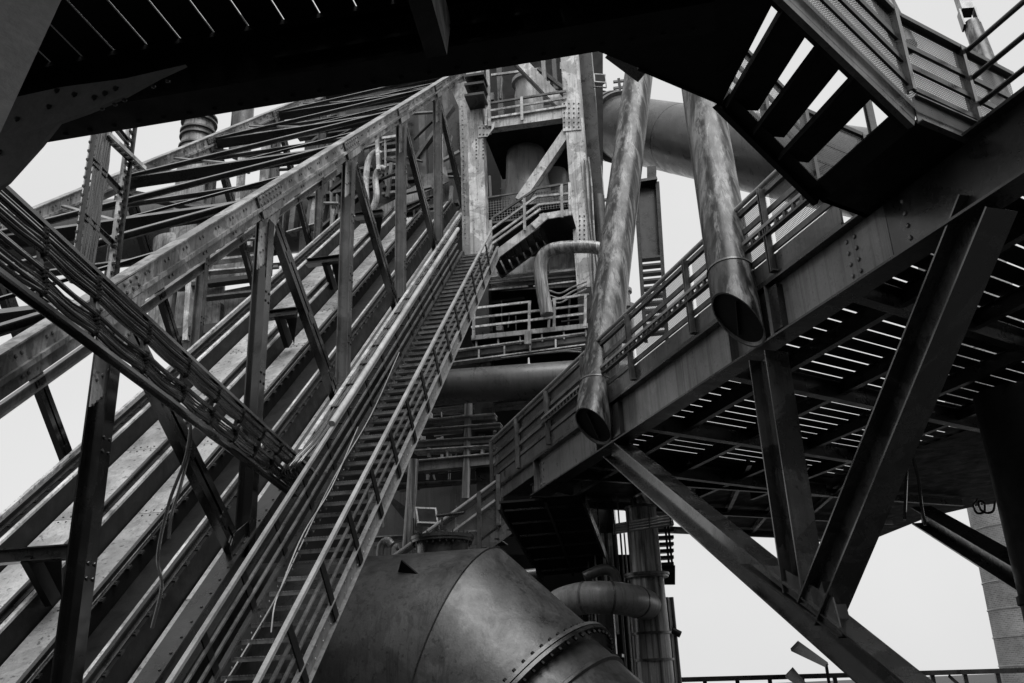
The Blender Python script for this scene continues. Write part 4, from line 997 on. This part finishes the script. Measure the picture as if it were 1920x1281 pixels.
def bkq(name, mat, pxs, Y, th=.1): return MB().plate([Py(x, y, Y) for x, y in pxs], th, V((0, 1, 0))).build(name, mat, bk_, smooth=False)
bkq('back_wall', 'black', ((930, 1040), (1190, 1040), (1215, 1300), (930, 1300)), 25)
rr_ = random.Random(5)
for k in range(26):
    x = 1086 + k * 5.2 + rr_.uniform(-2, 2); y0 = rr_.choice((930, 1000, 1120)); y1 = rr_.choice((1190, 1290))
    Yk = 23.2 + rr_.random(); a, b = Py(x, y0, Yk), Py(x, y1, Yk); b.x = a.x; b.y = a.y
    MB().tube([b, a], rr_.choice((.02, .035, .05)), 8).build('upright', rr_.choice(('light', 'mid', 'dark')), bk_)
for (x, Yk, r) in ((1263, 21.6, .05), (1272, 21.8, .06), (1247, 21.4, .04)):
    a, b = Py(x - 14, 1120, Yk), Py(x, 1300, Yk); one(MB().tube([V((a.x, a.y, 0)), V((a.x, a.y, a.z))], r, 10), 'side_pipe', 'mid', {.05: 'middle thin pipe right of the flanged upright pipe', .06: 'outer thin pipe right of the flanged upright pipe', .04: 'thinnest pipe hugging the flanged upright pipe'}[r], 'pipe')
one(MB().tube([Py(1252, 1178, 21.7), Py(1276, 1190, 21.7)], .075, 12), 'pipe_stub', 'mid', 'short open pipe stub pointing right from the upright pipes', 'pipe')
ft = thing('fin_stair', 'small grey stair tower of slatted treads behind the upright pipe', 'stair', Py(1246, 1100, 26))
for x in (1228, 1258, 1264): a = Py(x, 1095, 26); MB().bar(a, V((a.x, a.y, Py(x, 970, 26).z)), .06, .2, H).build('stringer', 'dark', ft)
for k in range(8): MB().bar(Py(1226, 985 + k * 12.5, 26), Py(1262, 983 + k * 12.5, 26), .3, .09, Z).build('tread', 'mid', ft)
MB().plate([Py(1222, 1062, 25.9), Py(1266, 1060, 25.9), Py(1266, 1096, 25.9), Py(1222, 1096, 25.9)], .1, V((0, 1, 0))).build('base_plate', 'dark', ft)
ctr = thing('cable_shelf', 'bundle of horizontal pipes on hangers crossing the upright pipe', 'pipe rack', Py(1180, 1000, 20))
for k in range(4): MB().tube([Py(1150, 985 + k * 5, 20), Py(1262, 966 + k * 5.5, 20)], .03, 8).build('pipe', 'rail', ctr)
for x in (1152, 1178, 1218, 1257): MB().bar(Py(x, 1002 - (x - 1150) * .17, 19.95), Py(x, 976 - (x - 1150) * .17, 19.95), .03, .03, H).build('hanger', 'mid', ctr)
# flight under the bridge end, seen from beneath
uf = thing('under_flight', 'dark stair flight dropping away beneath the end of the footbridge', 'stair', Py(1080, 1075, 23.5))
q4 = [Py(936, 944, 21), Py(1094, 932, 21), Py(1146, 1068, 24), Py(1018, 1080, 24)]
MB().plate(q4, .05, Z).build('soffit_plate', 'black', uf, smooth=False)
for e in ((0, 3), (1, 2)): MB().bar(q4[e[0]] - Z * .05, q4[e[1]] - Z * .05, .06, .22).build('stringer', 'dark', uf)
m0, m1 = q4[0].lerp(q4[1], .55) - Z * .03, q4[3].lerp(q4[2], .45) - Z * .03; MB().bar(m0, m1, .06, .1).build('stringer', 'dark', uf)
for k in range(6): f = (k + .5) / 6; MB().bar(q4[0].lerp(q4[3], f) - Z * .02, q4[1].lerp(q4[2], f) - Z * .02, .04, .05).build('tread_angle', 'dark', uf)
# side flight from the bridge end down behind the duct
sf2 = thing('side_flight', 'stair flight with perforated side panel descending from the footbridge end behind the duct', 'stair', Py(780, 1090, 23))
s0_ = Py(962, 985, 23); s1_ = Py(770, 1125, 23)
h0_ = Py(930, 903, 23); h1_ = Py(738, 1043, 23)
MB().ch(s0_, s1_, .08, .3, .02, Z).build('stringer', 'mid', sf2)
MB().tube([h0_, h1_], .045, 10).build('handrail', 'rail', sf2); MB().bar(h0_ - Z * .12, h1_ - Z * .12, .05, .08).build('mid_rail', 'dark', sf2)
MB().bar(Py(928, 938, 22.95), Py(790, 1040, 22.95), .05, .05).build('mid_rail', 'rail', sf2)
vsz = (h0_.z - s0_.z) * .78
MB().sheet(Py(945, 978, 23.05), Py(775, 1102, 23.05) - Py(945, 978, 23.05), Z * vsz).build('railing_panel', 'perf', sf2, smooth=False)
for (x, y0, y1) in ((899, 922, 1030), (935, 890, 985)): MB().bar(Py(x, y1, 22.9), Py(x - 1, y0, 22.9), .1, .06, H).build('rail_post', 'mid', sf2)
for k in range(8):
    c = s0_.lerp(s1_, (k + .5) / 8); MB().bar(c, c + H * 1.1, .25, .03).build('tread', 'dark', sf2)
# ================================================================== DOWNCOMER, ACCESS STAIR, OTHERS ON THE RIGHT
dc = thing('downcomer_main', 'big smooth grey gas main sloping past the tower behind the raking pipes', 'pipe', Py(1130, 290, 33))
a, b = Py(1090, 226, 35), Py(1640, 330, 23.5)
MB().tube([a, b], 1.33, 56).build('pipe_shell', 'duct', dc)
d_ = (b - a).normalized()
for q, r in ((1.2, 1.42), (1.9, 1.36), (2.6, 1.5), (3.0, 1.5), (7.4, 1.335), (10., 1.335)): MB().rev(a + d_ * q, d_, [(0, r - .3), (0, r), (.22 if r > 1.34 else .02, r), (.22 if r > 1.34 else .02, r - .3)], 56, False).build('collar', 'mid' if r > 1.34 else 'dark', dc)
pt = Py(1166, 172, 33.5)
MB().bar(Py(1163, 172, 33.5), Py(1160, 148, 33.5), .12, .12, H).build('rail_post', 'dark', dc)
for y in (150, 162): MB().bar(Py(1150, y + 4, 33.5), Py(1215, y - 4, 33.5), .1, .1).build('rail_bar', 'dark', dc)
as_ = thing('access_stair', 'steep dark ladder stair silhouetted against the sky between the raking pipes', 'stair', Py(1230, 620, 27))
for (x0, x1) in ((1191, 1211), (1233, 1251)): MB().bar(Py(x0, 345, 27), Py(x1, 640, 27), .12, .32, H).build('stringer', 'dark', as_)
MB().plate([Py(1194, 345, 27.1), Py(1234, 340, 27.1), Py(1243, 478, 27.1), Py(1203, 482, 27.1)], .05, V((0, 1, 0))).build('back_plate', 'dark', as_, smooth=False)
for k in range(11): MB().bar(Py(1203 + k * .9, 487 + k * 14, 27), Py(1243 + k * .9, 483 + k * 14, 27), .3, .07, Z).build('tread', 'dark', as_)
MB().bar(Py(1165, 352, 27), Py(1230, 342, 27), .6, .1).build('landing_plate', 'dark', as_)
for y in (375, 395): MB().bar(Py(1120, y + 2, 27.2), Py(1200, y - 8, 27.2), .1, .08).build('rail_bar', 'mid', as_)
MB().bar(Py(1222, 316, 27), Py(1222, 345, 27), .3, .3, H).build('cap_box', 'dark', as_)
c = Py(1170, 560, 28); k_ = mpp(c)
one(MB().rev(V((c.x, c.y, Py(1170, 640, 28).z)), Z, [(0, 14 * k_), (1.1, 14 * k_), (1.12, 20 * k_), (1.25, 20 * k_), (1.27, 12 * k_), (1.7, 12 * k_), (1.72, 16 * k_), (1.85, 16 * k_)], 22), 'flanged_stub', 'light', 'pale flanged pipe top just beyond the slimmer raking pipe', 'pipe')
c = Py(1131, 480, 26.5); one(MB().tube([V((c.x, c.y, Py(1131, 700, 26.5).z)), V((c.x, c.y, Py(1131, 368, 26.5).z))], .2, 18), 'riser_pipe', 'duct', 'upright grey riser pipe between the tower and the slimmer raking pipe', 'pipe')
# conduits climbing the tower edge
cu = thing('conduit_bundle', 'cluster of thin pale conduits climbing the right edge of the tower', 'conduits', TW(1113, 640, -.3))
for k in range(6): 
    c = TW(1106 + k * 3.2, 520, -.2 - .05 * k); MB().tube([V((c.x + .02 * math.sin(q + k), c.y, TW(1106, 640, -.2).z + q * .55)) for q in range(12)], .025, 6).build('conduit', 'light' if k % 2 else 'mid', cu)
for k in range(3):
    one(tpipe([(1030, 545 + 9 * k), (1050, 550 + 9 * k), (1075, 538 + 8 * k), (1100, 528 + 7 * k)], 1.6, -.6, 6), 'slack_cable', 'light', ['uppermost slack pale cable under the plate wall', 'middle slack pale cable under the plate wall', 'lowest slack pale cable under the plate wall'][k], 'cable')
# third pipe and wires beyond the overhead stair
pA, pB = Py(1800, -40, 14), Py(1880, 190, 12.6)
tp_ = thing('fork_pipe', 'dark tilted pipe with a forked head beyond the platform railing', 'pipe', pB)
d_ = (pA - pB).normalized(); MB().tube([pB - d_ * .8, Py(1823, 48, 13.6)], .15, 20).build('pipe_shell', 'pipe', tp_)
e = Py(1818, 40, 13.6)
for s_ in (-1, 1): MB().bar(e + L * .13 * s_ - d_ * .2, e + L * .13 * s_ + d_ * .35, .03, .16, H).build('fork_cheek', 'dark', tp_)
MB().bar(e + d_ * .3, e + d_ * 1.2, .2, .2, H).build('fork_arm', 'dark', tp_)
one(MB().tube([Py(1640, -30, 15), Py(1700, 90, 14.2)], .19, 20), 'raking_pipe', 'pipe', 'grey raking pipe passing behind the overhead stair railing', 'pipe', 'raking pipes on the footbridge girder')
# hanging cables under the deck
for k, (xs, lb_) in enumerate((([(1716, 780), (1712, 850), (1722, 900), (1728, 950), (1735, 985)], 'longest loose cable hanging below the plank deck'), ([(1704, 800), (1700, 880), (1696, 975)], 'shorter loose cable hanging below the plank deck'))):
    one(MB().tube(curve([Py(x, y, 19.5) for x, y in xs], 6), .035, 7), 'deck_cable', 'cable', lb_, 'cable')
one(MB().tube(curve([Py(x, y, 19.) for x, y in ((1832, 935), (1825, 948), (1832, 962), (1845, 960), (1846, 945), (1836, 940), (1838, 955), (1850, 962), (1862, 958), (1866, 940))], 6), .025, 7), 'coiled_hose', 'cable', 'coiled black hose hanging at the deck edge before the brick chimney', 'hose')
# ================================================================== CHIMNEY, FAR GANTRY
c = Py(1912, 960, 72); k_ = mpp(c)
ch = thing('brick_chimney', 'tall round brick chimney with narrow bands beyond the deck', 'chimney', V((c.x, c.y, 0)))
mb = MB(); seg = 48; zs = [0, 38]; rs = [92 * k_, 80 * k_]
for j in range(seg):
    a0, a1 = 2 * math.pi * j / seg, 2 * math.pi * (j + 1) / seg; k0 = len(mb.v)
    for (z, r, a) in ((0, rs[0], a0), (0, rs[0], a1), (38, rs[1], a1), (38, rs[1], a0)): mb.v.append(V((c.x + math.cos(a) * r, c.y + math.sin(a) * r, z)))
    mb.f.append((k0, k0 + 1, k0 + 2, k0 + 3)); mb.uv[len(mb.f) - 1] = [(a0 * rs[0], 0), (a1 * rs[0], 0), (a1 * rs[0], 38), (a0 * rs[0], 38)]
shaft = mb.build('brick_shaft', 'brick', ch)
for z in range(2, 38, 2): r = rs[0] + (rs[1] - rs[0]) * z / 38; MB().rev(V((c.x, c.y, z)), Z, [(0, r - .1), (0, r + .05), (.09, r + .05), (.09, r - .1)], 48, False).build('iron_band', 'rail', shaft)
fg = thing('gantry_railing', 'thin dark gantry beam with posts far below the footbridge', 'railing', Py(1580, 1300, 34))
a, b = Py(1230, 1276, 34), Py(1960, 1256, 34)
MB().bar(a, b, .2, .16).build('beam', 'dark', fg)
for k in range(12): q = a.lerp(b, (k + .5) / 12); MB().bar(V((q.x, q.y, 0)), q, .14, .14, H).build('post', 'dark', fg)
for k in range(3): q = a.lerp(b, .55 + .2 * k); MB().bar(q - Z * .1, q - Z * .9 + L * .7, .1, .1).build('knee', 'dark', fg)
for (x0, y0, x1, y1, lb_) in ((1482, 1216, 1545, 1256, 'upper tilted lamp hood behind the lowest strut'), (1472, 1266, 1508, 1300, 'lower lamp hood standing on the far gantry beam')):
    a, b = Py(x0, y0, 33), Py(x1, y1 - 10, 33)
    hd = thing('lamp_hood', lb_, 'lamp', b)
    MB().plate([a, a + V((.35, .2, .25)), b + V((.2, .2, .07)), b], .1, V((0, -.5, -1))).build('hood', 'dark', hd); MB().bar(b + V((.1, .1, 0)), V((b.x + .1, b.y + .1, 0)), .1, .1, H).build('pole', 'dark', hd)
